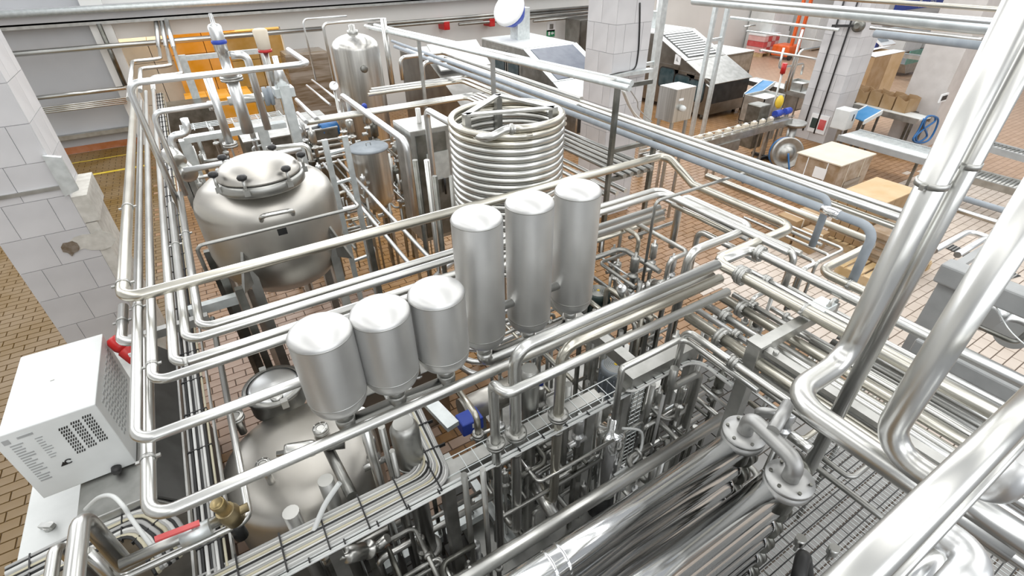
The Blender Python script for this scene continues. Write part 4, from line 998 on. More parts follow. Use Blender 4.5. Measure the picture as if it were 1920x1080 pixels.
b = MB(); b.rect((x0, y0 - .0, .875), (x1 + .02, y1, .895)); b.build('lid_sheet', 'card_light', th)
for f in (.28, .72):
    y = y0 + (y1 - y0) * f; b = MB(); b.rect((x0 + .012, y - .008, .15), (x0 + .022, y + .008, .87)); b.build('strap', 'paper', th)
    x = x0 + (x1 - x0) * f; b = MB(); b.rect((x - .008, y0 + .012, .15), (x + .008, y0 + .022, .87)); b.build('strap', 'card_light', th)
b = MB(); b.rect((x0 + .005, y0 + .22, .55), (x0 + .012, y0 + .45, .75)); b.build('delivery_note', 'paper', th)
b = MB(); b.rect((x0 + .35, y0 + .008, .2), (x0 + .9, y0 + .016, .5)); b.build('film_patch', 'wrap', th)
# second load with tan lid: cartons one by one
x0, x1, y0, y1 = 8.30, 9.35, 2.98, 3.56
pallet(8.83, 3.27, 1.15, .7, 'wooden pallet under the open carton stack with tan lid')
GB = 'cartons of the stack with the tan lid'
for lev in range(2):
    for i in range(4):
        ya = y0 + (y1 - y0) * i / 4; z = .145 + lev * .365
        for j in range(2):
            xa = x0 + .02 + j * .51
            b = MB(); b.rect((xa, ya + .004, z), (xa + .50, ya + (y1 - y0) / 4 - .004, z + .36)); o = b.build('carton', 'card', origin=(xa + .25, ya + .07, z), bevel=.004)
            tag(o, 'brown carton of the tan lidded stack, %s row, %s along, %s column' % (('lower', 'upper')[lev], words[i], ('front', 'back')[j]), 'carton', GB)
            b = MB(); b.rect((xa + .10, ya + .002, z + .359), (xa + .16, ya + (y1 - y0) / 4 - .002, z + .363)); b.build('tape', 'paper', o)
o = MB(); o.rect((x0 - .03, y0 - .02, .885), (x1 + .05, y1 + .03, .905)); o = o.build('lid_sheet', 'card_lid'); tag(o, 'tan cardboard lid sheet lying on the carton stack', 'sheet')
# low cartons and a film wrapped load beside it, behind the rails
GB2 = 'low brown cartons behind the rail pipes'
for k, (x, y, w_, d_, h_) in enumerate([(7.75, 3.80, .42, .34, .42), (7.72, 3.42, .40, .33, .30), (8.22, 3.78, .38, .36, .36)]):
    b = MB(); b.rect((x, y, 0), (x + w_, y + d_, h_)); o = b.build('carton', 'card', origin=(x + w_ / 2, y + d_ / 2, 0), bevel=.004)
    tag(o, 'low brown carton on the floor behind the rails, %s' % ['farther front one', 'nearer front one', 'back one'][k], 'carton', GB2)
    b = MB(); b.rect((x + w_ * .42, y - .002, 0.01), (x + w_ * .52, y + d_ + .002, h_ + .002)); b.build('tape', 'card_light', o)
pallet(8.2, 2.55, 1.3, .75, 'wooden pallet under the low film wrapped load behind the rack')
fw = thing('wrapped_load', (8.5, 2.58, .145), 'brown film wrapped load behind the crank pipe, without lid', 'box')
b = MB(); b.rect((8.05, 2.28, .145), (8.85, 2.92, .62)); b.build('carton_block', 'card_wrapped', fw, bevel=.02)
for i in range(3): z = .22 + i * .13; b = MB(); b.rect((8.04, 2.27, z), (8.86, 2.93, z + .05)); b.build('film_band', 'wrap', fw)
# tall carton beside pillar, with flaps
q = P(1640, 185, z=.12); tx, ty = 18.2, 8.3
tcn = thing('tall_carton', (tx, ty, .12), 'tall open carton with white flaps standing behind the torn trays', 'carton')
b = MB(); b.rect((17.4, 7.95, .12), (18.3, 8.75, 1.35)); b.build('carton_wall', 'card', tcn)
b = MB(); b.rect((18.32, 7.95, .12), (19.1, 8.75, 1.35)); b.build('carton_wall', 'card_lid', tcn)
for s_, a in ((-1, .2), (1, -.2)):
    b = MB(); b.prism([(17.4, 8.35 + s_ * .4, 1.36), (19.1, 8.35 + s_ * .4, 1.36), (19.1, 8.35 + s_ * .05, 1.36 + .05 + .05 * s_), (17.4, 8.35 + s_ * .05, 1.40)], (0, 0, .012)); b.build('flap', 'paper', tcn)
pallet(18.25, 8.35, 1.7, .9, 'wooden pallet under the tall open carton')

# far side of the hall
def far_cab(px0, px1, pz, y, label, mat='white_paint', door='white_shade', name='white_cabinet'):
    a = P(*px0, y=y); b_ = P(*px1, y=y); z = P(*pz, y=y).z
    return cabinet(name, (a.x, y, 0.05), (b_.x, y + 1.2, z), label, mat, door=door)
far_cab((1524, 85), (1558, 82), (1540, 22), 14.2, 'white cabinet block with slots, right of the orange lift truck')
far_cab((1440, 80), (1476, 78), (1450, 15), 15.0, 'white cabinet block left of the orange lift truck')
far_cab((1500, 80), (1522, 80), (1510, 18), 14.9, 'white panel block just behind the orange lift truck mast')
far_cab((1690, 100), (1722, 100), (1705, 60), 11.5, 'white filler cabinet with rounded window behind the packs', name='filler_cabinet')
far_cab((1724, 103), (1748, 105), (1735, 65), 11.6, 'white filler cabinet with dark handle next to the rounded window')
# orange lift truck
q = P(1475, 100, z=.3); lt_ = thing('lift_truck', (q.x, q.y, 0), 'orange pallet lift truck with tall mast at the back', 'truck')
b = MB(); b.rect((q.x + .1, q.y, .12), (q.x + .9, q.y + .8, .55)); b.build('chassis', 'orange_paint' if 'orange_paint' in M else 'red', lt_, bevel=.05)
for s_ in (0, .5): b = MB(); b.bar((q.x + .35 + s_, q.y + .1, .1), (q.x + .35 + s_, q.y + .1, 3.0), .12, .10, up=(0, 1, 0)); b.build('mast_rail', 'orange_paint' if 'orange_paint' in M else 'red', lt_)
for s_ in (.25, .75): b = MB(); b.cyl((q.x + s_, q.y - .06, .14), (q.x + s_, q.y + .02, .14), .14, seg=14); b.build('wheel', 'black', lt_)
# pallet of red and white packs
q = P(1442, 105, z=0); pallet(q.x, q.y + .5, 1.2, 1.0, 'wooden pallet under the round load of red packs')
pk = thing('pack_load', (q.x, q.y + .5, .145), 'film wrapped load of red and white packs on a far pallet', 'packs')
for i in range(4):
    for j in range(3):
        b = MB(); b.rect((q.x - .5 + i * .26, q.y + .06, .15 + j * .22), (q.x - .26 + i * .26, q.y + .9, .36 + j * .22)); b.build('pack', 'pink' if (i + j) % 2 else 'card_pink', pk)
b = MB(); b.rect((q.x - .52, q.y + .05, .81), (q.x + .55, q.y + .92, .88)); b.build('cover_sheet', 'paper', pk)
# lines of red packs
ra = P(1668, 93, z=.9); rb = P(1775, 108, z=.9)
flat_line((1668, 97), (1778, 112), .88, .3, 'far conveyor with a row of small red packs', 'pack_conveyor', 'frame', 'frame')
a = P(1668, 97, z=.88); b_ = P(1778, 112, z=.88)
for i in range(18):
    c = a.lerp(b_, (i + .5) / 18); o = MB(); o.box((0, 0, .09), (.22, .2, .18)); o = o.build('red_pack', 'pink' if i % 2 else 'card_pink', origin=c); tag(o, 'small %s pack on the far conveyor' % ('red', 'pale red')[1 - i % 2] , 'pack', ('small red packs on the far conveyor', 'small pale red packs on the far conveyor')[1 - i % 2])
# green glazed bin
q = P(1715, 125, z=.3); gb = thing('glazed_bin', (q.x, q.y, 0), 'grey steel bin with green glass screens below the far packs', 'machine')
b = MB(); b.prism([(q.x - .8, q.y, .45), (q.x + .8, q.y, .45), (q.x + .55, q.y, .12), (q.x - .55, q.y, .12)], (0, .8, 0)); b.build('hopper', 'frame', gb)
M['green_glass'] = paint('green_glass', (.12, .30, .25), .1, .02)
b = MB(); b.rect((q.x - .8, q.y, .45), (q.x + .8, q.y + .03, .9)); b.build('glass_screen', 'green_glass', gb)
for s_ in (-.7, .7): b = MB(); b.bar((q.x + s_, q.y + .4, 0), (q.x + s_, q.y + .4, .45), .05, .05, up=(0, 1, 0)); b.build('leg', 'frame', gb)
# terminal on blue post
q = P(1660, 75, y=11.0); tm = thing('terminal', (q.x, 11.0, 0), 'white tilted operator terminal on a blue post', 'terminal')
b = MB(); b.bar((q.x - .15, 11.2, 0), (q.x - .15, 11.2, q.z - .1), .25, .12, up=(0, 1, 0)); b.build('post', 'blue', tm)
b = MB(); b.box((q.x, 11.1, q.z), (1.0, .7, .06), Matrix.Rotation(.5, 3, 'X')); pn_ = b.build('screen_panel', 'paper', tm)
b = MB(); b.box((q.x - .1, 11.08, q.z + .035), (.6, .3, .01), Matrix.Rotation(.5, 3, 'X')); b.build('screen', 'insulation', pn_)
# blue banner with lettering
q = P(1690, 4, y=12.5); x1_ = P(1783, 12, y=12.5).x; bn = MB(); bn.rect((q.x - .3, 12.5, q.z - .35), (x1_, 12.56, q.z + .45)); o = bn.build('banner', 'blue'); tag(o, 'blue banner with white lettering at the top of the photo', 'sign')
lettering('Tetra Pak', .42, 'paper', o, (P(1722, 9, y=12.49).x, 12.495, q.z - .3), math.pi / 2)
struct_b = MB(); struct_b.rect((q.x - 1.2, 12.57, q.z - .6), (x1_ + 6, 12.7, q.z + 1.4)); o = struct(struct_b.build('trim_5', 'wall'))
b = MB(); b.rect((q.x - 1, 12.58, 0), (q.x - .8, 12.7, q.z)); b.rect((x1_ + 3, 12.58, 0), (x1_ + 3.2, 12.7, q.z)); b.build('support', 'wall', o)
# overhead pale pipes top right
GO = 'pale overhead pipes along the top right'
for i, (s_, e_, t, r, m) in enumerate([((1300, 1), (1905, 52), 4.6, .036, 'frame_light'), ((1230, -12), (1900, 38), 4.9, .020, 'tube_white'), ((1440, -12), (1900, 30), 5.2, .020, 'tube_warm'), ((1635, 42), (1845, 66), 6.5, .022, 'tube'), ((1632, 52), (1840, 76), 6.5, .022, 'tube')]):
    a = EYE + ray(*s_) * t
    pipe(['thickest pale overhead pipe touching the pillar top', 'slim pale overhead pipe above the thickest one', 'warm slim overhead pipe at the top edge', 'upper thin rail right of the pillar top', 'lower thin rail right of the pillar top'][i], r, run(a, 'y %d %d' % e_), m, GO, name='overhead_pipe')
a = EYE + ray(1640, 63) * 5.6
pipe('grey overhead cable duct sagging right of the pillar', .04, run(a, 'y 1850 80'), 'insulation', GO, name='overhead_pipe')
# back wall: pipes
GW = 'pipes along the back wall'
def wpipe(p, q_, r, lab, mat='tube', y=16.05): pipe(lab, r, run(P(*p, y=y), 'x %d %d' % q_), mat, GW, name='wall_pipe')
wpipe((-40, 107), (604, 58), .06, 'steel pipe across the grey wall and the storage opening', y=15.9)
wpipe((-40, 30), (900, -22), .07, 'pale pipe along the top edge of the back wall', 'frame_light', y=15.9)
wpipe((60, 185), (236, 165), .05, 'thin pipe on the grey wall above the cable bundle', y=15.9)
for i in range(4): wpipe((40, 207 + i * 3.5), (238, 184 + i * 3.2), .022, 'grey bundle line low on the grey wall, %s from the top' % words[i], 'tube', y=15.95)
for i, (p, q_) in enumerate([((690, 47), (1105, 8)), ((692, 53), (1105, 16)), ((860, 46), (1105, 24)), ((1000, 40), (1105, 31))]):
    wpipe(p, q_, .045, 'grey pipe on the wall behind the filling machines, %s from the top' % words[i], 'tube_dull', y=15.9)
q = P(203, 95, y=15.95); pipe('dark drop pipe on the pale pilaster of the grey wall', .05, run(P(185, 45, y=15.95), 'z 236 160'), 'dark_steel', GW, name='wall_pipe')
for i, (s_, e_, c1_, c2_, c3_) in enumerate([((291, 27), (298, 88), (302, 110), (250, 119), (264, 190)), ((301, 27), (312, 88), (323, 123), (266, 135), (274, 172)), ((309, 27), (326, 90), (347, 138), (288, 150), (288, 170))]):
    e = P(*e_, z=2.3); pts = [P(*s_, y=16.2), e] + run(e, 'y %d %d; x %d %d; y %d %d' % (c1_ + c2_ + c3_))[1:]
    o = pipe('tube from the back wall with an s bend, %s from the left' % words[i], .036, pts, 'tube', 'tubes with s bends from the back wall', bend=.13)
    b = MB(); b.cyl(pts[0], pts[1], .052, seg=12); b.build('insulated_sleeve', 'tube_white', o)
# green exit sign and white notice
q = P(1035, 63, y=16.2); o = MB(); o.rect((q.x - .17, 16.27, q.z - .11), (q.x + .17, 16.3, q.z + .11)); o = o.build('exit_sign', 'green'); tag(o, 'green emergency exit sign on the back wall', 'sign')
b = MB(); b.rect((q.x - .12, 16.262, q.z - .06), (q.x - .04, 16.27, q.z + .06)); b.build('doorway', 'paper', o)
b = MB(); b.prism([(q.x - .0, 16.262, q.z), (q.x + .06, 16.262, q.z + .06), (q.x + .06, 16.262, q.z + .02), (q.x + .13, 16.262, q.z + .02), (q.x + .13, 16.262, q.z - .02), (q.x + .06, 16.262, q.z - .02), (q.x + .06, 16.262, q.z - .06)], (0, .006, 0)); b.build('arrow', 'paper', o)
q = P(1036, 50, y=16.2); o = MB(); o.rect((q.x - .18, 16.27, q.z - .16), (q.x + .18, 16.3, q.z + .16)); o = o.build('wall_notice', 'paper'); tag(o, 'white framed notice above the green exit sign', 'sign')
b = MB(); b.rect((q.x - .08, 16.262, q.z - .08), (q.x + .08, 16.27, q.z + .08)); b.build('symbol', 'frame', o)
# red alarm lamps
for i, p in enumerate([(837, 48), (922, 42)]):
    q = P(*p, y=15.9); o = MB(); o.rect((q.x - .1, 15.85, q.z - .12), (q.x + .1, 16.3, q.z + .12)); o = o.build('alarm_lamp', 'red', bevel=.02); tag(o, ['red alarm box on the back wall, left of two', 'red alarm box on the back wall, under the blue hopper'][i], 'alarm')
# blue hopper
q = EYE + ray(955, 18) * 13.5; bh = thing('blue_hopper', (q.x, q.y, q.z - 1), 'dark blue hopper with white disc lid high before the back wall', 'hopper')
ax = Vector((-.75, -.35, .55)).normalized()
b = MB(); b.lathe(q, [(.12, -.75), (.30, -.35), (.42, -.1), (.45, 0)], 28, ax); b.build('body', 'blue', bh)
b = MB(); b.lathe(q, [(.46, 0), (.46, .05), (.40, .09), (1e-4, .10)], 28, ax); b.build('disc_lid', 'paper', bh)
b = MB(); b.bar(q - ax * .5, (q.x + .5, q.y, 0), .09, .09); b.build('stand', 'frame_light', bh)
# grey box and rack table near exit sign
cabinet('steel_locker', (P(1082, 125, y=15).x, 15.0, 0), (P(1108, 120, y=15).x, 15.8, P(1085, 38, y=15).z), 'dark steel locker between exit sign and tiled column', 'machine', door='machine')
q = P(988, 45, y=13.0); cabinet('electric_cabinet', (q.x - .3, 13.0, q.z - .9), (q.x + .1, 13.4, q.z + .4), 'pale grey electric cabinet over the blue panelled filling machine', 'frame_light')

# ================================================================ store behind the opening
def load(px, y, w_, d_, h_, mat, label, n=(2, 3), wrap=False):
    q = P(*px, y=y); th = thing('pallet_load', (q.x, y + d_ / 2, 0), label, 'pallet load', 'pallet loads in the store')
    b = MB(); b.rect((q.x - w_ / 2, y, 0), (q.x + w_ / 2, y + d_, .14)); b.build('pallet_base', 'wood', th)
    for i in range(n[0]):
        for j in range(n[1]):
            b = MB(); b.rect((q.x - w_ / 2 + i * w_ / n[0] + .008, y, .15 + j * h_ / n[1]), (q.x - w_ / 2 + (i + 1) * w_ / n[0] - .008, y + d_, .15 + (j + 1) * h_ / n[1] - .012)); b.build('carton', mat, th)
    if wrap: b = MB(); b.rect((q.x - w_ / 2 - .02, y - .02, .12), (q.x + w_ / 2 + .02, y + d_, .2 + h_)); b.build('film', 'wrap', th, bevel=.06)
    return th
load((285, 105), 17.4, 1.3, 1.2, 2.1, 'card_light', 'pale carton load at the left of the storage opening', (2, 4))
load((385, 90), 17.2, 1.7, 1.2, 2.3, 'orange', 'orange carton load in the middle of the storage opening', (2, 4))
load((480, 80), 17.0, 1.5, 1.2, 2.2, 'orange_dark' if 'orange_dark' in M else 'card', 'brown carton load at the right of the storage opening', (2, 3))
load((395, 130), 14.6, 1.5, 1.1, 1.05, 'orange', 'bright orange carton load on the floor before the storage opening', (3, 2))
load((330, 165), 12.9, 1.1, 1.1, 1.25, 'dark_steel', 'black film wrapped load beside the left tube bundle', (1, 2), wrap=False)
o = load((578, 115), 15.0, 1.05, .8, 1.75, 'card', 'brown film wrapped load left of the tall vessel', (1, 3), wrap=True)
fr = thing('store_frame', (P(350, 130, y=14).x, 14.0, 0), 'pale steel door frame before the orange cartons', 'frame')
for p in ((365, 175), (500, 120)): x = P(*p, y=14).x; b = MB(); b.bar((x, 14, 0), (x, 14, 2.3), .16, .12, up=(0, 1, 0)); b.build('post', 'frame_light', fr)
xa, xb = P(365, 175, y=14).x, P(500, 120, y=14).x; b = MB(); b.bar((xa + .081, 14.01, 2.23), (xb - .081, 14.01, 2.23), .12, .10); b.bar((xa + .081, 14.01, 1.2), (xb - .081, 14.01, 1.2), .08, .08); b.build('rail', 'frame_light', fr)
# yellow floor lines
M['line_yellow'] = paint('floor_paint', (.75, .55, .05), .5, .06, 9)
o = MB(); o.rect((P(133, 306, z=0).x - 6, P(133, 306, z=0).y - .05, 0), (P(240, 290, z=0).x + .4, P(240, 290, z=0).y + .05, .004)); o.build('floor_line', 'line_yellow', floor)
o = MB(); o.rect((P(133, 306, z=0).x - 6, P(153, 331, z=0).y - .05, 0), (P(240, 290, z=0).x + .4, P(153, 331, z=0).y + .05, .004)); o.build('floor_line', 'line_yellow', floor)
# ================================================================ control terminal and cabinets on the left
th = thing('control_terminal', (-1.27, 3.4, 1.42), 'white control terminal box with vent grilles on two sides and printed rating text', 'terminal')
x0, x1, y0, y1, z0, z1 = -1.545, -1.06, 3.03, 3.80, 1.445, 2.0
b = MB(); b.prism([(x0, y0, z0), (x1, y0, z0), (x1, y0, z1), (x0 + .035, y0, z1), (x0, y0, z1 - .08)], (0, y1 - y0, 0)); b.build('housing', 'white_paint', th, bevel=.006)
b = MB()
for c in range(3):
    for r_ in range(9):
        zz = z1 - .10 - r_ * .026 + c * .014; xx = x1 - .215 + c * .062
        for k in range(4): b.prism([(xx + k * .012, y0 - .003, zz), (xx + k * .012 + .0065, y0 - .003, zz), (xx + k * .012 + .012, y0 - .003, zz + .017), (xx + k * .012 + .0055, y0 - .003, zz + .017)], (0, .004, 0))
b.build('vent_slots', 'black', th, stuff=True)
b = MB()
for r_ in range(9):
    for c in range(15):
        yy = y0 + .10 + c * .04; zz = z1 - .08 - r_ * .036 - (.01 if c % 2 else 0)
        b.rect((x1 - .002, yy, zz - .008), (x1 + .003, yy + .022, zz + .008))
b.build('vent_slots', 'grey_paint', th, stuff=True)
b = MB()
for r_ in range(16):
    zz = z1 - .10 - r_ * .021; L_ = random.uniform(.04, .085) - (.0 if r_ < 12 else .02)
    b.rect((x0 + .05, y0 - .003, zz), (x0 + .05 + L_, y0, zz + .009))
    if r_ < 9: b.rect((x0 + .16, y0 - .003, zz), (x0 + .16 + L_ * .6, y0, zz + .006))
b.rect((x0 + .035, y0 - .003, z1 - .075), (x0 + .065, y0, z1 - .04)); b.rect((x0 + .10, y0 - .003, z1 - .06), (x0 + .17, y0, z1 - .045))
b.build('rating_print', 'grey_paint', th, stuff=True)
b = MB(); b.tube([Vector((x0 + .215 + .016 * math.cos(a), y0 - .002, z1 - .34 + .016 * math.sin(a))) for a in [i * .5 for i in range(1, 12)]], .004, 6, 0); b.build('round_mark', 'black', th)
b = MB(); b.prism([(x0 + .17, y0 - .003, z1 - .36), (x0 + .205, y0 - .003, z1 - .36), (x0 + .19, y0 - .003, z1 - .33)], (0, .003, 0)); b.build('triangle_mark', 'black', th)
b = MB(); b.lathe((x1 - .10, y0 - .001, z0 + .03), [(.028, 0), (.028, .03), (.02, .045)], 12, (0, -1, -.3)); b.build('cable_gland', 'black', th)
b = MB(); b.box(((x0 + x1) / 2, (y0 + y1) / 2, z1 + .002), (.02, .008, .004)); b.build('mark', 'frame', th)
cb2 = thing('steel_switch_cabinet', (-1.05, 3.2, 0), 'dull steel switch cabinet with folded hood under the white control terminal', 'cabinet')
b = MB(); b.prism([(-1.37, 2.72, 0), (-.88, 2.72, 0), (-.88, 2.72, 1.22), (-1.02, 2.72, 1.43), (-1.37, 2.72, 1.43)], (0, 1.75, 0)); b.build('housing', 'frame', cb2, bevel=.008)
b = MB(); b.rect((-.879, 2.78, .15), (-.866, 4.4, 1.16)); b.build('side_door', 'shadow_grey', cb2)  # dark grey here and on the hood stands in for side shade
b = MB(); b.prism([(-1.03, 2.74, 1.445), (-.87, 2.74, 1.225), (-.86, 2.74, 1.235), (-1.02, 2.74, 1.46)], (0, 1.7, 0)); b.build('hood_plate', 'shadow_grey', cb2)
cb3 = thing('white_door_cabinet', (-1.6, 3.3, 0), 'white cabinet with pale door and twist handle in the lower left', 'cabinet')
b = MB(); b.rect((-1.83, 2.94, 0), (-1.39, 3.66, 1.09)); b.build('housing', 'white_paint', cb3, bevel=.01)
b = MB(); b.rect((-1.81, 2.93, .08), (-1.41, 2.942, 1.04)); d_ = b.build('door', 'frame_light', cb3)
b = MB(); b.rect((-1.81, 2.97, 1.09), (-1.41, 3.63, 1.10)); b.build('top_panel', 'white_paint', cb3)
b = MB(); b.bar((-1.72, 3.16, 1.115), (-1.63, 3.08, 1.15), .03, .025); b.cyl((-1.67, 3.12, 1.09), (-1.67, 3.12, 1.13), .03, seg=10); b.build('twist_handle', 'frame', cb3)
q = P(232, 652, z=1.9); rp = thing('red_plug', q, 'red industrial plug behind the bundle tubes beside the control terminal', 'plug')
ax = Vector((.5, -.55, -.75)).normalized()
b = MB(); b.lathe(q - ax * .10, [(.035, 0), (.05, .02), (.055, .08), (.045, .11)], 16, ax); b.build('collar', 'red', rp)
b = MB(); b.lathe(q + ax * .01, [(.05, 0), (.06, .01), (.062, .10), (.05, .13)], 8, ax); b.build('socket_body', 'red', rp)
b = MB(); b.box(q + ax * .075 + Vector((.02, -.05, .035)), (.06, .012, .03)); b.build('label_strip', 'paper', rp)

# ================================================================ second tank, low, lower left
t2x, t2y, t2r, t2z = -.15, 2.86, .56, 1.18
t2 = thing('low_tank', (t2x, t2y, 0), 'low wide steel tank with ring lid and ferrules under the short damper vessels', 'tank')
b = MB(); b.lathe((t2x, t2y, 0), [(t2r * .9, .15), (t2r, .25), (t2r, 1.0), (t2r - .02, 1.06), (t2r - .07, 1.11), (t2r * .7, 1.16), (t2r * .4, 1.19), (1e-3, 1.20)], 56, cap=False); b.build('shell', 'tank', t2)
q = P(512, 722, z=1.30); lx, ly = q.x, q.y
b = MB(); b.lathe((lx, ly, 1.10), [(.21, 0), (.21, .16), (.235, .17), (.235, .20), (.20, .205)], 40, cap=False); b.build('lid_ring', 'tube_dull', t2)
b = MB(); b.lathe((lx, ly, 1.27), [(.20, 0), (.195, .03), (.16, .045), (1e-3, .06)], 40); b.build('lid', 'tube_white', t2)
for a in (190, 100, 10, 280): an = math.radians(a); b = MB(); b.box((lx + .235 * math.cos(an), ly + .235 * math.sin(an), 1.28), (.05, .05, .07)); b.build('lid_lug', 'frame', t2)
for i, (px, py, h, r_) in enumerate([(449, 795, .10, .035), (526, 762, .12, .03), (604, 812, .06, .035), (507, 900, .18, .03)]):
    q = P(px, py, z=1.2); b = MB(); b.cyl((q.x, q.y, 1.10), (q.x, q.y, 1.2 + h), r_ * .8); st = b.build('ferrule', 'tube', t2)
    add_flange(t2, (q.x, q.y, 1.18 + h), (0, 0, 1), r_ * .9, 'tube', k=1.8, bolts=(i != 0))
for a in (200, 320, 80): an = math.radians(a); p = Vector((t2x + .42 * math.cos(an), t2y + .42 * math.sin(an), 0)); b = MB(); b.cyl(p, p + Vector((0, 0, .25)), .04); b.build('foot', 'frame', t2)
# angle seat valve lying above the low tank
q = P(556, 845, z=1.5); av = thing('angle_valve', q, 'steel angle valve with barrel actuator lying over the low tank', 'valve')
ax = Vector((-.95, .25, .1)).normalized()
b = MB(); b.lathe(q - ax * .11, [(.02, -.03), (.05, 0), (.055, .02), (.055, .16), (.05, .18), (.018, .185), (.018, .23)], 20, ax); b.build('actuator', 'tube', av)
b = MB(); b.cyl(q - ax * .12, q - ax * .30, .032, .042); b.build('valve_neck', 'tube_dull', av)
b = MB(); p = P(640, 880, z=1.42); b.cyl(P(610, 830, z=1.42), P(660, 930, z=1.42), .035); b.build('valve_body', 'tube_dull', av)

# ================================================================ near pipes, bottom left
GL = 'pipes in the lower left corner'
a = P(152, 965, z=2.0); pipe('thick near pipe bending over and down at the lower left, by the red lever', .040, [a + Vector((0, -1.0, 0)), a] + run(a, 'z 222 1058')[1:] + [], 'tube', GL, bend=.085, seg=22, name='near_pipe')
a = P(105, 1018, z=1.95); pipe('thinner near pipe rounding down left of the thick near pipe', .027, [a + Vector((0, -1.0, 0)), a, a + Vector((0, 0, -.6))], 'tube', GL, bend=.07, seg=18, name='near_pipe')
a = P(226, 1060, z=1.78); pipe('dull pipe from the near pipe foot to the ball valve with red lever', .030, run(a, 'x 420 978'), 'tube_dull', GL)
a = P(218, 1090, z=1.70); pipe('slim pipe along the bottom turning up past the brass valve', .021, [a + Vector((0, 0, .28))] + run(a, 'x 466 965; y 378 600'), 'tube', GL, bend=.06)
bv = thing('ball_valve', P(350, 1008, z=1.80), 'ball valve with faded red lever beside the brass valve', 'valve')
q0 = P(340, 1012, z=1.80); b = MB(); b.cyl(q0, q0 + Vector((.13, 0, 0)), .042); b.build('body', 'frame_light', bv)
b = MB(); b.bar(q0 + Vector((.10, 0, .06)), P(290, 1012, z=1.9), .03, .012); b.build('lever', 'pink', bv)
b = MB(); b.cyl(q0 + Vector((.07, 0, .03)), q0 + Vector((.07, 0, .07)), .012, seg=8); b.build('stem', 'frame', bv)
br = thing('brass_valve', P(425, 955, z=1.80), 'brass pressure valve with round embossed cap', 'valve')
q0 = P(428, 962, z=1.80); ax = Vector((-.15, -.1, 1)).normalized()
b = MB(); b.lathe(q0, [(.05, -.08), (.055, 0), (.045, .03), (.045, .04)], 18, ax); b.build('body', 'brass', br)
b = MB(); b.lathe(q0 + ax * .04, [(.034, 0), (.036, .08), (.03, .085), (.028, .08), (1e-4, .08)], 18, ax); b.build('cap', 'brass', br)
b = MB(); b.cyl(q0 - Vector((0, 0, .22)), q0 - Vector((0, 0, .08)), .035); b.build('lower_cup', 'black', br)
b = MB(); b.cyl(q0 - Vector((.10, 0, .02)), q0 + Vector((.09, 0, -.02)), .024); b.build('port', 'brass', br)
hs = [P(*p, z=z) for p, z in [((160, 955), 1.45), ((185, 933), 1.62), ((210, 930), 1.68), ((232, 950), 1.66), ((248, 975), 1.6), ((300, 1045), 1.55)]]
pipe('white hose arching beside the steel switch cabinet', .012, spline(hs, 8), 'white_paint', bend=0, name='hose', cat='hose')

# ================================================================ cable runs
def cable_bundle(label, pts, n, spread, r, mats, name='cable_bundle', ties=0, cat='cables', rung=None):
    th = thing(name, pts[0], label, cat)
    pts = [Vector(p) for p in pts]; d0 = (pts[1] - pts[0]).normalized()
    for i in range(n):
        f = (i - (n - 1) / 2) / max(1, (n - 1)); q = []
        for j, p in enumerate(pts):
            t = (pts[min(j + 1, len(pts) - 1)] - pts[max(j - 1, 0)]).normalized(); s = t.cross(Vector((0, 0, 1))).normalized()
            q.append(p + s * (f * spread + random.uniform(-.004, .004)) + Vector((0, 0, random.uniform(0, .012))))
        b = MB(); b.tube(fillet(q, .12) if len(q) > 2 else q, r * random.uniform(.8, 1.15), 6, 0); b.build('cable', mats[i % len(mats)], th)
    for k in range(ties):
        p, t = point_on(pts, (k + .5) / ties); s = t.cross(Vector((0, 0, 1))).normalized()
        b = MB(); b.box(p + Vector((0, 0, .006)), (spread * 1.15, .008, .026), Matrix((s, t, Vector((0, 0, 1)))).transposed()); b.build('cable_tie', 'black', th)
    return th
CM = ['cable_grey', 'cable_light', 'cable_grey', 'cable_tan', 'cable_light', 'black']
by, bz = 1.80, 1.60
a = P(300, 1128, y=by); b1 = P(828, 893, y=by); 
bm = thing('tray_beam', (1.0, by, 0), 'long steel beam on posts carrying the cables across the lower middle', 'beam')
xr = P(1205, 715, y=by).x; xl = a.x
for z_, (xa, xb) in ((bz, (xl, P(1120, 745, y=by).x)),):
    b = MB(); b.rect((xa, by - .045, z_ - .09), (xb, by + .045, z_)); b.build('beam', 'frame', bm, bevel=.003)
b = MB(); b.rect((xl, by - .13, bz - .002), (b1.x + .1, by + .10, bz + .004)); b.build('tray_plate', 'frame', bm)
for i in range(34):
    x = xl + .05 + i * .085
    if x > xr: break
    b = MB(); b.bar((x, by - .125, bz + .0), (x, by + .06, bz + .0), .005, .005); b.build('tray_wire', 'frame_light', bm)
for s_ in (-.12, -.06, .06):
    b = MB(); b.bar((b1.x, by + s_, bz + .006), (xr, by + s_, bz + .006), .006, .006); b.build('tray_wire', 'frame_light', bm)
for px, py in ((850, 990), (1092, 870), (640, 1060)):
    x = P(px, py, y=by).x; b = MB(); b.bar((x, by, 0), (x, by, bz - .09), .075, .075, up=(0, 1, 0)); b.build('post', 'frame', bm)
cable_bundle('wide bundle of grey and tan cables along the beam, curving back beside the short vessels', [(xl, by - .02, bz + .02), (b1.x - .02, by - .02, bz + .02), (b1.x + .02, by + .9, bz + .02)], 15, .20, .0085, CM, ties=11)
wl_ = P(600, 1025, y=by - .10); cable_bundle('white cables clipped along the front edge of the beam', [(xl, by - .13, bz + .012), (P(1200, 712, y=by - .13).x, by - .13, bz + .012)], 3, .03, .008, ['white_paint'], ties=16)
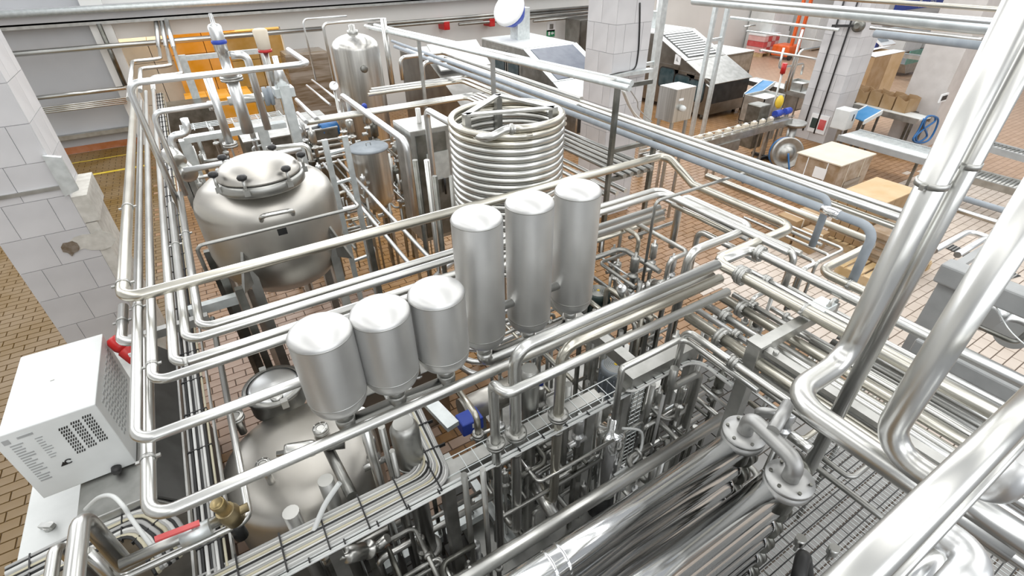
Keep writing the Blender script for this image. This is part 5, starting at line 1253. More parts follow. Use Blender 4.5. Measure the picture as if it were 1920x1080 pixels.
b = MB(); p0 = P(584, 1008, y=by); p1 = P(637, 905, y=by + .1); o = MB(); o.tube(spline([p0, p0.lerp(p1, .5) + Vector((0, .02, .01)), p1], 6), .015, 8, 0); o = o.build('cable', 'white_paint', origin=p0); tag(o, 'white taped cable slanting up from the beam', 'cable')
o = MB(); o.bar(P(850, 800, z=bz + .0), P(790, 738, z=bz + .0), .09, .04); o = o.build('tray_cover', 'frame_light', origin=(b1.x, by + .5, bz)); tag(o, 'pale tray cover beside the cables curving back', 'tray')
# ladder tray along the left bundle
lt0 = P(392, 985, z=1.62); lt1 = along(lt0, 'y', 300, 175)
th = cable_bundle('cables on a ladder tray running back under the left tube bundle', [lt0 + Vector((0, -.3, 0)), lt1], 8, .12, .0085, ['cable_grey', 'black', 'cable_light', 'black', 'cable_grey', 'cable_light', 'black', 'cable_tan'], ties=34)
for s_ in (-.09, .09): b = MB(); b.bar(lt0 + Vector((s_, -.3, -.02)), lt1 + Vector((s_, 0, -.02)), .012, .04); b.build('tray_rail', 'frame', th)
cable_bundle('thick roll of black and grey cables curling at the lower left under the white hose', [P(10, 1095, z=1.35), P(180, 1010, z=1.35), P(262, 972, z=1.36), P(300, 1000, z=1.37), P(330, 1050, z=1.38)], 12, .20, .013, ['cable_grey', 'black', 'cable_light', 'cable_grey', 'cable_tan', 'black'], ties=5)

# ================================================================ valve skid in the middle
GV = 'dull upright pipes in the valve skid'
def upright(label, px_t, px_b, y, r, mat='tube_dull', fl=(), zb=None):
    a = P(*px_t, y=y); b_ = along(a, 'z', *px_b)
    if zb is not None: b_.z = zb
    return pipe(label, r, [a, b_], mat, GV, flanges=fl)
fv = thing('filter_column', (P(757, 800, y=1.98).x, 1.98, 0), 'stout upright filter housing hanging under the middle short vessel', 'filter')
x = P(757, 800, y=1.98).x; zt_ = P(757, 792, y=1.98).z
b = MB(); b.lathe((x, 1.98, 0), [(.062, 0), (.062, zt_ - .42), (.085, zt_ - .36), (.085, zt_ - .05), (.06, zt_)], 28); b.build('housing', 'tube_dull', fv)
b = MB(); b.lathe((x, 1.98, zt_ - .36), [(.086, 0), (.092, .004), (.092, .014), (.086, .018)], 28, cap=False); b.build('clamp_band', 'frame', fv)
b = MB(); b.lathe((x, 1.98, .55), [(.063, 0), (.10, 0), (.10, .04), (.063, .04)], 24, cap=False); b.build('flange', 'frame', fv)
x = P(992, 700, y=1.95).x; zt_ = P(992, 690, y=1.95).z
fv2 = thing('filter_column', (x, 1.95, 0), 'stout upright filter housing behind the brightest cross pipe drop', 'filter')
b = MB(); b.lathe((x, 1.95, 0), [(.055, 0), (.055, zt_ - .40), (.068, zt_ - .34), (.068, zt_ - .05), (.05, zt_)], 28); b.build('housing', 'tube_dull', fv2)
b = MB(); b.lathe((x, 1.95, zt_ - .12), [(.069, 0), (.074, .004), (.074, .012), (.069, .016)], 28, cap=False); b.build('clamp_band', 'frame', fv2)
pp = [((676, 770), (712, 1050), 2.15, .030), ((715, 800), (745, 1060), 2.1, .022), ((735, 845), (760, 1000), 1.9, .016), ((905, 880), (915, 1075), 1.6, .018), ((870, 890), (878, 1010), 1.65, .020), ((1066, 720), (1055, 900), 1.9, .028), ((1128, 740), (1105, 930), 1.85, .024),
      ((1188, 700), (1170, 860), 1.95, .03), ((1225, 720), (1205, 870), 1.8, .022), ((1262, 690), (1240, 840), 1.9, .018), ((1310, 680), (1270, 830), 1.7, .026), ((610, 900), (650, 1060), 2.1, .045), ((545, 960), (600, 1090), 2.2, .05), ((1140, 600), (1130, 700), 2.3, .03), ((1165, 620), (1155, 720), 2.3, .022)]
wh = ['behind the short vessels', 'left of the filter column', 'close beside the filter column', 'left of the crank pipe drop', 'left of the cranked drop', 'behind the middle drop', 'in front of the mesh strip', 'behind the pale beam', 'right of the mesh strip', 'by the small motor', 'near the thick post', 'over the low tank front', 'under the beam at the lower left', 'behind the highest cross pipe', 'by the round grille motor']
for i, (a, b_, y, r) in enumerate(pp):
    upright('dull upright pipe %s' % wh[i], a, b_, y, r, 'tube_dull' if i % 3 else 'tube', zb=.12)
# big dull tank wall and pipes beneath the short vessels
GX = 'short pipes low in the valve skid'
lowp = [((710, 1050), (960, 905), .024, .8), ((740, 1010), (905, 930), .016, .7), ((980, 905), (1075, 860), .02, .6), ((1000, 960), (1100, 905), .016, .5), ((830, 985), (960, 920), .02, .45), ((1040, 900), (1160, 850), .018, .9), ((1180, 860), (1330, 790), .02, .7), ((1210, 800), (1330, 740), .018, 1.0), ((600, 1060), (760, 985), .03, .6), ((1130, 900), (1230, 850), .014, .55)]
for i, (a, b_, r, z) in enumerate(lowp):
    pts = run(P(*a, z=z), 'x %d %d' % b_); pts = [pts[0] + Vector((0, .0, -.25))] + pts
    pipe('short pipe low in the skid, %s' % ['longest, left of the drops', 'just above the longest', 'by the tee with clamp', 'over the base frame', 'under the cables', 'behind the mesh strip', 'near the thick post foot', 'below the swinging thin pipe', 'under the left end of the beam', 'beside the polished pump'][i], r, pts, 'tube', GX, bend=r * 2.5)
# tee with clamp low by the drops
q = P(995, 900, z=.75); tee = thing('clamped_tee', q, 'short fat pipe stub with clamp ring beside the brightest drop', 'fitting')
b = MB(); b.cyl(q, q + Vector((.0, -.35, -.05)), .05); b.build('stub', 'tube', tee); b = MB(); b.lathe(q, [(.05, 0), (.075, .005), (.075, .035), (.05, .04)], 22, (0, -1, -.1), cap=False); b.build('clamp_ring', 'frame', tee)
# base frame
bf = thing('skid_base', (1.6, 1.6, 0), 'pale square tube base frame on the floor under the drops', 'frame')
for (a, b_) in (((700, 1075), (1340, 800)), ((780, 1010), (1300, 770)), ((890, 905), (1010, 990)), ((1050, 890), (1130, 950)), ((1200, 830), (1265, 880))):
    p = P(*a, z=.28); q_ = P(*b_, z=.28)
    if abs(p.y - q_.y) < .5: q_.y = p.y
    else: q_.x = p.x
    b = MB(); b.bar(p, q_, .08, .08); b.build('base_tube', 'frame_light', bf)
for px, py in ((720, 1065), (1000, 950), (1300, 815)):
    p = P(px, py, z=.14); b = MB(); b.cyl((p.x, p.y, 0), (p.x, p.y, .26), .03, seg=10); b.build('foot', 'frame', bf)
# polished pump / vessel, motors, valves
q = P(1140, 850, z=.9); pm = thing('polished_pump', (q.x, q.y, 0), 'polished upright pump body with dark foot beside the mesh strip', 'pump')
b = MB(); b.lathe((q.x, q.y, 0), [(.10, .42), (.11, .44), (.11, 1.15), (.09, 1.18), (.04, 1.2), (.04, 1.32), (1e-4, 1.33)], 28); b.build('body', 'mirror', pm)
b = MB(); b.lathe((q.x, q.y, 0), [(.09, 0), (.12, .02), (.10, .42)], 24); b.build('foot', 'black', pm)
b = MB(); b.tube(spline([Vector((q.x, q.y - .1, 1.3)), Vector((q.x + .16, q.y - .15, 1.2)), Vector((q.x + .1, q.y - .2, 1.0)), Vector((q.x - .12, q.y - .2, .95))], 8), .010, 6, 0); b.build('air_hose', 'white_paint', pm)
def motor(px, z, r, h, label, mat='motor', group=None):
    q = P(*px, z=z); th = thing('pump_motor', (q.x, q.y, 0), label, 'motor', group)
    b = MB(); b.lathe((q.x, q.y, 0), [(r * .8, z - h), (r, z - h + .02), (r, z - .06), (r * 1.04, z - .055), (r * 1.04, z - .01), (r * .95, z)], 28); b.build('body', mat, th)
    for k in range(16):
        a = 2 * math.pi * k / 16; d = Vector((math.cos(a), math.sin(a), 0)); b = MB(); b.bar(Vector((q.x, q.y, z - h + .04)) + d * r * 1.04, Vector((q.x, q.y, z - .08)) + d * r * 1.04, .006, .02, up=d); b.build('cooling_fin', mat, th)
    for k in range(6):
        b = MB(); rr = r * (.14 + .13 * k); b.lathe((q.x, q.y, z), [(rr, 0), (rr + .004, .006), (rr + .008, 0)], 24, cap=False); b.build('grille_ring', 'frame', th)
    b = MB(); b.cyl((q.x, q.y, z), (q.x, q.y, z + .008), r * .12, seg=10); b.build('hub', 'yellow', th)
    b = MB(); b.lathe((q.x, q.y, 0), [(r * 1.2, .0), (r * 1.2, .05), (r * .6, .08), (r * .6, z - h)], 20); b.build('base', 'dark_steel', th)
    return th
motor((1122, 545), 1.62, .105, .42, 'dark green pump motor with round mesh fan cover, right of the farthest vessel')
motor((1155, 683), 1.30, .12, .35, 'blue grey pump motor with ringed fan cover under the cross pipes', 'insulation')
# drive with blue cover
q = P(880, 785, z=1.35); dv = thing('dosing_drive', (q.x, q.y, .9), 'steel drive with blue terminal cover below the tall vessels', 'motor')
b = MB(); b.cyl((q.x + .05, q.y + .25, 1.15), (q.x + .75, q.y + .25, 1.15), .11, seg=22); b.build('drum', 'tank', dv)
b = MB(); b.box((q.x, q.y, 1.32), (.17, .13, .12)); b.build('blue_cover', 'blue', dv, bevel=.01); b = MB(); b.box((q.x + .02, q.y - .066, 1.34), (.06, .004, .04)); b.build('label_strip', 'paper', dv)
b = MB(); b.bar((q.x + .2, q.y + .25, 0), (q.x + .2, q.y + .25, 1.1), .08, .08, up=(0, 1, 0)); b.build('stand', 'frame', dv)
pipe('warm toned pipe dropping from under the header to a flange by the blue cover', .022, run(P(862, 735, z=1.75), 'y 893 780; z 897 835'), 'tube_warm', GM, bend=.05, flanges=(.8,))
# valves: generic sanitary valve with vertical actuator
def seat_valve(px, z, r, label, ax=(0, 0, 1), blue=False, mat='tube', L=.22, group='steel seat valves of the skid', leg=True):
    q = P(*px, z=z); ax = Vector(ax).normalized(); th = thing('seat_valve', q, label, 'valve', group)
    b = MB(); b.lathe(q, [(r * .75, -L * .5), (r * .75, -L * .1), (r * 1.25, -L * .08), (r * 1.25, -.0), (r * .6, .005), (r * .6, L * .18), (r * 1.1, L * .2), (r * 1.1, L * .75), (r * .9, L * .8), (r * .35, L * .82), (r * .35, L * 1.0)], 18, ax); b.build('actuator', mat, th)
    b = MB(); s = ax.cross(Vector((0, 1, .3))).normalized(); b.cyl(q - ax * L * .35 - s * r * 2.2, q - ax * L * .35 + s * r * 2.2, r * .62); b.build('valve_body', mat, th)
    if blue: b = MB(); b.lathe(q + ax * L * .9, [(r * .8, 0), (r * .8, L * .22), (r * .4, L * .28)], 14, ax); b.build('blue_cap', 'blue', th)
    if leg: b = MB(); b.bar((q.x, q.y, 0), (q.x, q.y, q.z - L * .3), r * .8, r * .8, up=(0, 1, 0)); b.build('stand', 'dark_steel', th)
    return th
seat_valve((1187, 515), 1.85, .035, 'seat valve with flange under the dropping pipe behind the cross pipes', mat='tube_dull')
seat_valve((1222, 535), 1.75, .045, 'seat valve with round cap facing the camera beside the thin upright', (-.1, -.8, .5), mat='tube')
seat_valve((1172, 555), 1.75, .04, 'slanted steel seat valve beside the round mesh motor', (-.5, -.2, .7), mat='tube_white')
seat_valve((1222, 490), 1.85, .03, 'seat valve in the middle of the looped pipes', mat='tube')
seat_valve((1148, 495), 1.6, .03, 'seat valve on the flanged upright behind the mesh motor', mat='tube_dull')
seat_valve((800, 855), 1.3, .035, 'valve head with blue cap left of the curving cables', blue=True)
seat_valve((1012, 755), 1.35, .032, 'valve head with blue cap between the drops', blue=True)
seat_valve((1083, 815), 1.35, .035, 'white capped valve head with air hoses behind the thick beam post', mat='tube_white')
seat_valve((1155, 770), 1.25, .035, 'upright valve head behind the polished pump', mat='tube')
seat_valve((690, 1030), 1.2, .045, 'slanted steel valve low in the skid under the cables', (-.6, -.2, .6), mat='tube')
seat_valve((610, 1035), 1.2, .04, 'steel valve with dark collar low under the beam', (-.5, .1, .6), mat='tube_dull')
seat_valve((700, 855), 1.5, .035, 'slim steel valve between low tank and filter column', mat='tube')
seat_valve((560, 660), 1.9, .03, 'small steel valve showing between the nearest short vessels', mat='tube_white', group=None) if False else None
seat_valve((1090, 600), 1.5, .04, 'valve head left of the hooked low pipe', mat='tube_dull')
seat_valve((1245, 560), 1.7, .035, 'valve head above the middle cross pipe', mat='tube_white')
seat_valve((1285, 525), 1.8, .03, 'valve head right of the double crank pipe', mat='tube_dull')
seat_valve((1262, 660), 1.5, .035, 'valve head behind the swinging thin pipe', mat='tube')
seat_valve((1345, 730), 1.3, .035, 'dark valve head left of the thick post', mat='dark_steel')
seat_valve((1230, 760), 1.1, .03, 'valve head deep in the skid right of the mesh strip', mat='tube')
# pale beams
pb = thing('pale_beam', (1.9, 2.0, 0), 'pale square beam with its branch under the cross pipes', 'beam')
a = P(1175, 712, z=1.72); e = along(a, 'x', 1305, 652); b = MB(); b.bar(a, e, .11, .10); b.build('beam', 'frame', pb)
c = P(1190, 690, z=1.72); e2 = along(c, 'y', 1020, 560); b = MB(); b.bar(c, e2, .08, .10); b.build('branch_beam', 'frame', pb)
for p in (a, e): b = MB(); b.bar((p.x, p.y, 0), (p.x, p.y, 1.67), .06, .06, up=(0, 1, 0)); b.build('post', 'frame', pb)
# wire tray strip hanging vertically
a = P(1200, 725, y=1.72); ms = thing('wire_tray', a, 'upright wire mesh cable strip in the middle of the skid', 'cable tray')
bot = along(a, 'z', 1150, 905)
for s_ in (-.05, 0, .05): b = MB(); b.bar(a + Vector((s_, 0, 0)), bot + Vector((s_, 0, 0)), .005, .005); b.build('long_wire', 'frame_light', ms)
for i in range(26): p = a.lerp(bot, i / 25); b = MB(); b.bar(p + Vector((-.06, 0, 0)), p + Vector((.06, 0, .0)), .005, .005); b.build('cross_wire', 'frame_light', ms)
a = P(1245, 740, y=1.6); bot = along(a, 'z', 1222, 850); cable_bundle('taped upright cable run right of the mesh strip', [a, bot], 3, .05, .012, ['cable_grey', 'black'], ties=0)
# swinging cable conduit with white tape
a = P(1185, 735, z=1.66); e = along(a, 'x', 1300, 668); f_ = along(e, 'y', 1375, 722)
cable_bundle('white taped cable run turning the corner in front of the rack', [P(1165, 730, z=1.62), a, e, f_], 2, .02, .011, ['white_paint', 'cable_light'], ties=12)
pipe('round rail pipe sloping down before the skid towards the thick post', .016, [P(1275, 690, z=1.45), P(1365, 765, z=1.25)], 'tube', GX)
pipe('bent dull pipe dropping and crossing in front of the skid corner', .028, run(P(1265, 690, y=1.55), 'z 1252 728; x 1315 700; z-0.6'), 'tube_dull', GX, bend=.07)
pipe('curved dull pipe looping past the taped cable run', .02, spline([P(1215, 755, z=1.1), P(1245, 785, z=1.05), P(1275, 775, z=1.05), P(1295, 755, z=1.05)], 6), 'tube_dull', GX, bend=0)

# handrail pipe along the coolers
a = P(940, 1042, z=1.30); hr_ = pipe('thick pale pipe on the floor side of the polished coolers', .044, run(a + Vector((-1.2, 0, 0)), 'x 1350 775'), 'tube', None, name='process_pipe', seg=22)
for f in (.35, .8):
    p, _ = point_on([a + Vector((-1.2, 0, 0)), along(a, 'x', 1350, 775)], f); b = MB(); b.cyl((p.x, p.y, 0), (p.x, p.y, 1.27), .025, seg=10); b.build('stand', 'frame', hr_)
pipe('u bent dull pipe under the thick pale pipe', .02, run(P(1210, 860, z=.9), 'z 1215 890; x 1250 872; z 1262 830'), 'tube_dull', GX, bend=.05)
# goose neck between the coolers
g0 = P(1397, 808, z=2.27); g1 = P(1482, 895, z=2.27)
gn = thing('goose_neck', g0, 'satin goose neck pipe joining the flanged ends of the two coolers', 'pipe')
for g in (g0, g1):
    b = MB(); b.lathe(g + Vector((0, 0, -.035)), [(.05, -.03), (.098, -.03), (.10, -.02), (.10, 0), (.094, .004), (.094, .010), (.10, .012), (.10, .032), (.04, .034)], 36); b.build('flange', 'cast', gn)
    b = MB()
    for k in range(6): a_ = k * math.pi / 3; c = g + Vector((.08 * math.cos(a_), .08 * math.sin(a_), -.005)); b.cyl(c, c + Vector((0, 0, .012)), .008, seg=6)
    b.build('flange_bolts', 'dark_steel', gn, stuff=True)
    b = MB(); b.cyl(g + Vector((0, 0, -.2)), g + Vector((0, 0, -.06)), .06, seg=24); b.build('end_drum', 'dark_steel', gn)
h = g0.z + .10
b = MB(); b.tube([g0, Vector((g0.x, g0.y, h)), Vector((g1.x, g1.y, h + (g1.z - g0.z))), g1], .036, 20, .075); b.build('neck_pipe', 'cast', gn)
m_ = g0.lerp(g1, .45); m_.z = h + .04; b = MB(); b.cyl(m_, m_ + Vector((.20, .06, 0)), .028); b.build('branch', 'cast', gn)
fl0 = P(1440, 780, z=2.3); b = MB(); b.lathe(fl0, [(.03, 0), (.06, .0), (.062, .02), (.05, .03), (.03, .03)], 24, (.6, .5, .5)); b.build('blind_flange', 'cast', gn)
pipe('short bright pipe hook behind the goose neck', .022, run(P(1450, 790, z=2.2), 'z 1455 768; y 1475 785'), 'tube', GX, bend=.04)
pipe('short bright sleeve pipe right of the goose neck', .026, run(P(1482, 815, z=2.2), 'y 1520 842'), 'tube', GX)

# wire mesh walkway
mz = 1.0; mc = [P(1380, 1010, z=mz), P(1760, 960, z=mz)]
msh = thing('wire_mesh', (2.8, .4, mz), 'welded wire mesh panel over the grey bricks in the lower right', 'mesh')
x0, x1, y0, y1 = 1.75, 3.62, -.35, .98
b = MB()
for i in range(int((y1 - y0) / .055)): y = y0 + i * .055; b.bar((x0, y, mz), (x1, y, mz), .007, .007)
b.build('long_wires', 'black', msh, stuff=True)
b = MB()
for i in range(int((x1 - x0) / .036)): x = x0 + i * .036; b.bar((x, y0, mz - .004), (x, y1, mz - .004), .0035, .0035)
b.build('cross_wires', 'frame_light', msh, stuff=True)
pipe('dark edge rail along the far side of the wire mesh', .02, [(2.2, .99, mz + .02), (2.2 + .0, .99, mz + .02), (x1 + .2, .99, mz + .02)] if False else run(P(1490, 845, z=1.35), 'y 1730 1015'), 'tube_dull', GX)
q = P(1485, 1045, z=1.3); db = thing('dark_elbow', q, 'black elbow with two bright sensors above the wire mesh', 'fitting')
b = MB(); b.tube([q + Vector((-.12, -.15, -.25)), q + Vector((-.12, -.1, .04)), q + Vector((.06, -.02, .04)), q + Vector((.10, -.12, -.25))], .038, 16, .07); b.build('elbow', 'black', db)
for p in ((1500, 1014), (1562, 1032)): c = P(*p, z=1.35); b = MB(); b.cyl(c + Vector((0, 0, -.03)), c + Vector((0, 0, .03)), .028); b.cyl(c + Vector((0, 0, -.1)), c + Vector((0, 0, -.03)), .01); b.build('sensor', 'tube', db)

# grey painted stand at the right edge
gs = thing('grey_stand', (5.3, 1.1, 0), 'grey painted steel stand with stub legs behind the risers', 'stand')
a = P(1765, 505, z=1.6); b = MB(); b.bar(a, a + Vector((.0, -1.5, 0)), .20, .20); b.build('beam', 'grey_paint', gs, bevel=.02)
b = MB(); b.bar(a + Vector((.05, -.12, -1.5)), a + Vector((.05, -.12, -.1)), .17, .17, up=(0, 1, 0)); b.build('column', 'grey_paint', gs, bevel=.01)
b = MB(); b.bar(a + Vector((0, -.08, .06)), a + Vector((.75, -.08, .06)), .07, .05); b.build('socket', 'grey_paint', gs)
a2 = P(1720, 640, z=1.05); b = MB(); b.bar(a2, a2 + Vector((0, -1.6, 0)), .22, .16); b.build('foot_beam', 'grey_paint', gs, bevel=.02)
GRL = 'bent rail pipes behind the grey stand'
pipe('bent rail pipe rising from behind the riser, farther of two', .035, run(P(1752, 470, z=1.3), 'x 1812 428; y 1880 452'), 'tube_white', GRL, bend=.1)
pipe('bent rail pipe plugged into the grey stand, nearer of two', .035, run(P(1795, 478, z=1.4), 'x 1852 447; y 1930 475'), 'tube_white', GRL, bend=.1)
pipe('horizontal pipe crossing at the right edge below the low conveyor', .04, run(P(1790, 392, z=1.0), 'y 1990 450'), 'tube', None)
pipe('grey insulated pipe crossing at the right edge', .045, run(P(1800, 370, z=.9), 'y 1990 425'), 'insulation', None)
tw = thing('twin_drum', P(1870, 600, z=1.3), 'pair of bright steel drums with a wire across at the right edge', 'drum')
for i, p in enumerate(((1850, 590), (1905, 622))):
    c = P(*p, z=1.25); b = MB(); b.cyl(c + Vector((-.1, 0, 0)), c + Vector((.45, 0, 0)), .13, seg=24); b.build('drum', 'tube_white', tw)
b = MB(); b.tube(spline([P(1865, 570, z=1.5), P(1890, 615, z=1.5), P(1920, 645, z=1.5)], 4), .006, 6, 0); b.build('wire', 'frame_light', tw)
pipe('dark bent rail below the bright drums at the right edge', .022, run(P(1830, 610, z=1.35), 'y 1905 642; x 1935 625'), 'dark_steel', None, bend=.06)
dg = thing('floor_drain', P(1790, 470, z=0), 'black slotted floor drain in the pale tiles at the right', 'drain')
a = P(1772, 458, z=.006); e = P(1905, 520, z=.006)
b = MB(); b.bar(a, e, .22, .008); b.build('drain_pit', 'black', dg)
for i in range(22): p = a.lerp(e, (i + .5) / 22) + Vector((0, 0, .006)); b = MB(); b.bar(p + Vector((-.11, 0, 0)), p + Vector((.11, 0, 0)), .02, .006); b.build('drain_slat', 'frame', dg)

# ================================================================ machine with name strip under the big tank
sm = thing('homogeniser_cover', (.6, 4.0, 0), 'sloping steel cover with dark name strip below the big tank', 'machine')
zc = .95; pA = P(505, 640, z=zc); pB = P(700, 580, z=zc)
b = MB(); b.prism([(.05, 3.45, 0), (.05, 4.25, 0), (.05, 4.25, 1.0), (.05, 3.75, 1.08), (.05, 3.45, .80)], (1.25, 0, 0)); b.build('cover', 'tube_dull', sm, bevel=.01)
s0, s1 = P(560, 612, y=3.43), P(695, 572, y=3.43); zz = (s0.z + s1.z) / 2
b = MB(); b.rect((s0.x - .12, 3.425, zz - .045), (s1.x + .02, 3.44, zz + .045)); b.build('name_strip', 'motor', sm)
lettering('GEA', .085, 'paper', sm, (P(648, 573, y=3.42).x, 3.422, zz - .03), math.pi / 2)
lettering('GEA TDS', .036, 'paper', sm, (P(598, 588, y=3.42).x, 3.422, zz - .012), math.pi / 2)
# dark platform frame below the big tank
pf = thing('tank_platform', (.1, 4.4, 0), 'dark steel frame with uprights around the foot of the big tank', 'frame')
for px, py, pb_ in ((388, 470, (440, 640)), (420, 520, (460, 660)), (447, 540, (480, 700)), (690, 440, (705, 520))):
    a = P(px, py, z=1.9 if px < 600 else 1.6); b = MB(); b.bar((a.x, a.y, 0), (a.x, a.y, a.z), .06, .06, up=(0, 1, 0)); b.build('post', 'dark_steel', pf)
a = P(355, 585, z=1.75); b = MB(); b.bar(a, along(a, 'x', 445, 560), .07, .08); b.build('pale_arm', 'frame_light', pf)
a = P(240, 640, z=1.75); b = MB(); b.bar(a, along(a, 'x', 390, 592), .06, .07); b.build('bundle_rest', 'frame', pf)
# handrail over the tank front
a = P(367, 462, y=4.12); pipe('thin rail with short upturn across the front of the big tank', .015, [a + Vector((0, 0, -.30))] + run(a, 'x 672 384; y 655 362'), 'tube_dull', None, bend=.05)
# ladder like posts right of the tank
ld = thing('rung_frame', (1.0, 5.2, 0), 'pale ladder shaped frame standing between big tank and kettle', 'frame')
tops = [P(608, 262, y=5.2), P(646, 255, y=5.2)]
for t in tops: b = MB(); b.bar((t.x, 5.2, 0), (t.x, 5.2, t.z), .055, .04, up=(0, 1, 0)); b.build('stile', 'frame_light', ld)
for i in range(6): z = tops[0].z - .15 - i * .32; b = MB(); b.bar((tops[0].x, 5.2, z), (tops[1].x, 5.2, z + .02), .035, .025); b.build('rung', 'frame_light', ld)

# ================================================================ pipework at the upper left, behind the big tank
GU = 'pipework behind the big tank'
def up(label, r, start, legs, mat='tube_white', plane=None, fl=(), bend=None, cl=(), grp=GU):
    k = dict([plane]); return pipe(label, r, run(P(*start, **k), legs), mat, grp, flanges=fl, bend=bend or r * 3, clamps=cl)
a = P(578, 119, y=5.3); pipe('long pale pipe level over the tube bundle, dropping along it at its left end', .027, [a + Vector((0, .9, 0))] + run(a, 'x 238 157; z 345 400'), 'tube_white', GU, bend=.09)
up('shorter pale pipe level behind the first, dropping beside the cable ladder', .024, (398, 196), 'x 291 227; z 352 365', plane=('y', 5.5), bend=.08)
up('stub above the shorter pale pipe with a round end cap', .022, (392, 190), 'z 388 208', plane=('y', 5.7))
up('broad pale upright pipe with a flanged foot behind the big tank', .042, (388, 142), 'z 432 275', plane=('y', 6.2), fl=(.97,))
up('pipe arching down from the tall valve', .040, (432, 104), 'x 462 103; z 482 245', plane=('y', 6.4), bend=.11)
up('fat pale upright pipe below the tall valve', .065, (432, 140), 'z 455 250', plane=('y', 6.5), fl=(.06,))
up('level pale pipe passing behind the manhole lid', .028, (345, 320), 'x 560 265', plane=('z', 2.5))
up('fat elbow pipe turning down to the twin pump heads', .035, (345, 222), 'z 352 250; x 322 268; z 325 300', plane=('y', 5.9), bend=.07)
tv_ = thing('tall_valve', P(400, 60, y=6.45), 'tall pale process valve with pointed top behind the big tank', 'valve')
c = P(430, 140, y=6.45); zt_ = P(396, 42, y=6.45).z
b = MB(); b.lathe((c.x, c.y, 0), [(.07, c.z - .02), (.09, c.z), (.09, c.z + .03), (.05, c.z + .05), (.05, c.z + .22), (.065, c.z + .23), (.065, c.z + .46), (.05, c.z + .48), (.02, c.z + .49), (.015, c.z + .58), (.004, zt_)], 22); b.build('actuator', 'tube_white', tv_)
b = MB(); b.lathe((c.x, c.y, c.z + .30), [(.067, 0), (.075, .01), (.075, .03), (.067, .04)], 22, cap=False); b.build('band', 'blue', tv_)
fm = thing('pale_support_frame', (0, 6.7, 0), 'pale steel support frame with wire tray behind the big tank', 'frame')
a = P(345, 262, y=6.7); e = P(535, 232, y=6.7); b = MB(); b.bar(a, e, .06, .13, up=(0, 1, 0)); b.build('beam', 'frame_light', fm)
for p, z_ in ((a, a.z), (P(532, 165, y=6.7), P(527, 160, y=6.7).z), (P(490, 238, y=6.7), a.z)): b = MB(); b.bar((p.x, 6.7, 0), (p.x, 6.7, z_), .11, .11, up=(0, 1, 0)); b.build('post', 'frame_light', fm)
for i in range(4): b = MB(); b.bar(a + Vector((0, .05 + i * .07, .09)), e + Vector((0, .05 + i * .07, .09)), .008, .008); b.build('tray_wire', 'frame_light', fm)
for i in range(9): p = a.lerp(e, i / 8) + Vector((0, 0, .085)); b = MB(); b.bar(p, p + Vector((0, .3, 0)), .008, .008); b.build('tray_wire', 'frame_light', fm)
cv_ = thing('cone_valve', P(530, 160, y=6.8), 'pale cone shaped valve on a square head above the frame post', 'valve')
q = P(530, 163, y=6.8); b = MB(); b.lathe((q.x, q.y, q.z), [(.09, 0), (.04, .24), (.03, .25), (.03, .34)], 20); b.build('cone', 'tube_white', cv_)
b = MB(); b.box((q.x, q.y, q.z - .05), (.22, .2, .10)); b.build('square_head', 'frame_light', cv_)
oc = thing('actuator_cap', P(497, 85, y=7.2), 'pale orange topped actuator with red ring in front of the store', 'valve')
q = P(497, 95, y=7.2); b = MB(); b.lathe(q, [(.04, 0), (.075, .02), (.085, .22), (.06, .24)], 18); b.build('cap', 'card_light', oc); b = MB(); b.lathe(q, [(.05, -.02), (.08, -.015), (.08, .015)], 18); b.build('red_ring', 'red', oc); b = MB(); b.cyl(q - Vector((0, 0, .5)), q, .03); b.build('stem', 'frame', oc)
hw = thing('butterfly_valve', P(503, 180, y=7.0), 'dark flanged butterfly valve behind the frame post', 'valve')
q = P(503, 180, y=7.0); b = MB(); b.lathe(q, [(.05, -.05), (.11, -.05), (.11, -.01), (.09, -.008), (.09, .008), (.11, .01), (.11, .05), (.05, .05)], 24, (1, 0, 0)); b.build('disc_body', 'insulation', hw); b = MB(); b.cyl(q - Vector((.45, 0, 0)), q + Vector((.3, 0, 0)), .05); b.build('pipe_stub', 'tube', hw); b = MB(); b.bar((q.x - .3, q.y, 0), (q.x - .3, q.y, q.z), .06, .06, up=(0, 1, 0)); b.build('stand', 'frame_light', hw)
for i, (p, lab) in enumerate([((328, 298), 'pale pump head with round end facing the camera, left of two'), ((350, 322), 'pale pump head with round end facing the camera, right of two')]):
    q = P(*p, y=5.75); th = thing('booster_pump', (q.x, q.y, 0), lab, 'pump', 'twin booster pumps'); ax = Vector((.25, -.9, -.25)).normalized()
    b = MB(); b.lathe(q, [(.075, -.12), (.085, -.1), (.085, .06), (.075, .07), (.02, .072)], 24, ax); b.build('head', 'tube', th); b = MB(); b.bar((q.x, q.y + .1, 0), (q.x, q.y + .1, q.z), .06, .06, up=(0, 1, 0)); b.build('stand', 'frame', th)
# tube groups between tall vessel and coil
GK = 'level tubes between tall vessel and coil'
for i in range(4):
    up('level tube of the lower group crossing behind the kettle, %s from the front' % words[i], .024, (552 + i * 2, 243 - i * 16) if False else (575 + i * 4, 232 - i * 3), 'x %d %d; y 1040 %d' % (876 + 6 * i, 185 - i * 3, 300 - 14 * i), 'tube_warm' if i == 0 else 'tube', plane=('z', 2.25), bend=.1, grp=GK)
for i in range(3):
    up('level tube of the upper group running to the rails, %s from the front' % words[i], .026, (690 + i * 3, 178 - i * 5), 'x %d %d; y 1060 %d' % (866 + 6 * i, 154 - i * 3, 232 - 10 * i), 'tube_warm' if i == 0 else 'tube', plane=('z', 2.35), bend=.1, grp=GK)
up('thick bent tube rising and running forward under the channel, left of two', .034, (755, 150), 'z 752 108; x 831 95; y 1085 200', 'tube', plane=('y', 9.3), bend=.1, grp=GK)
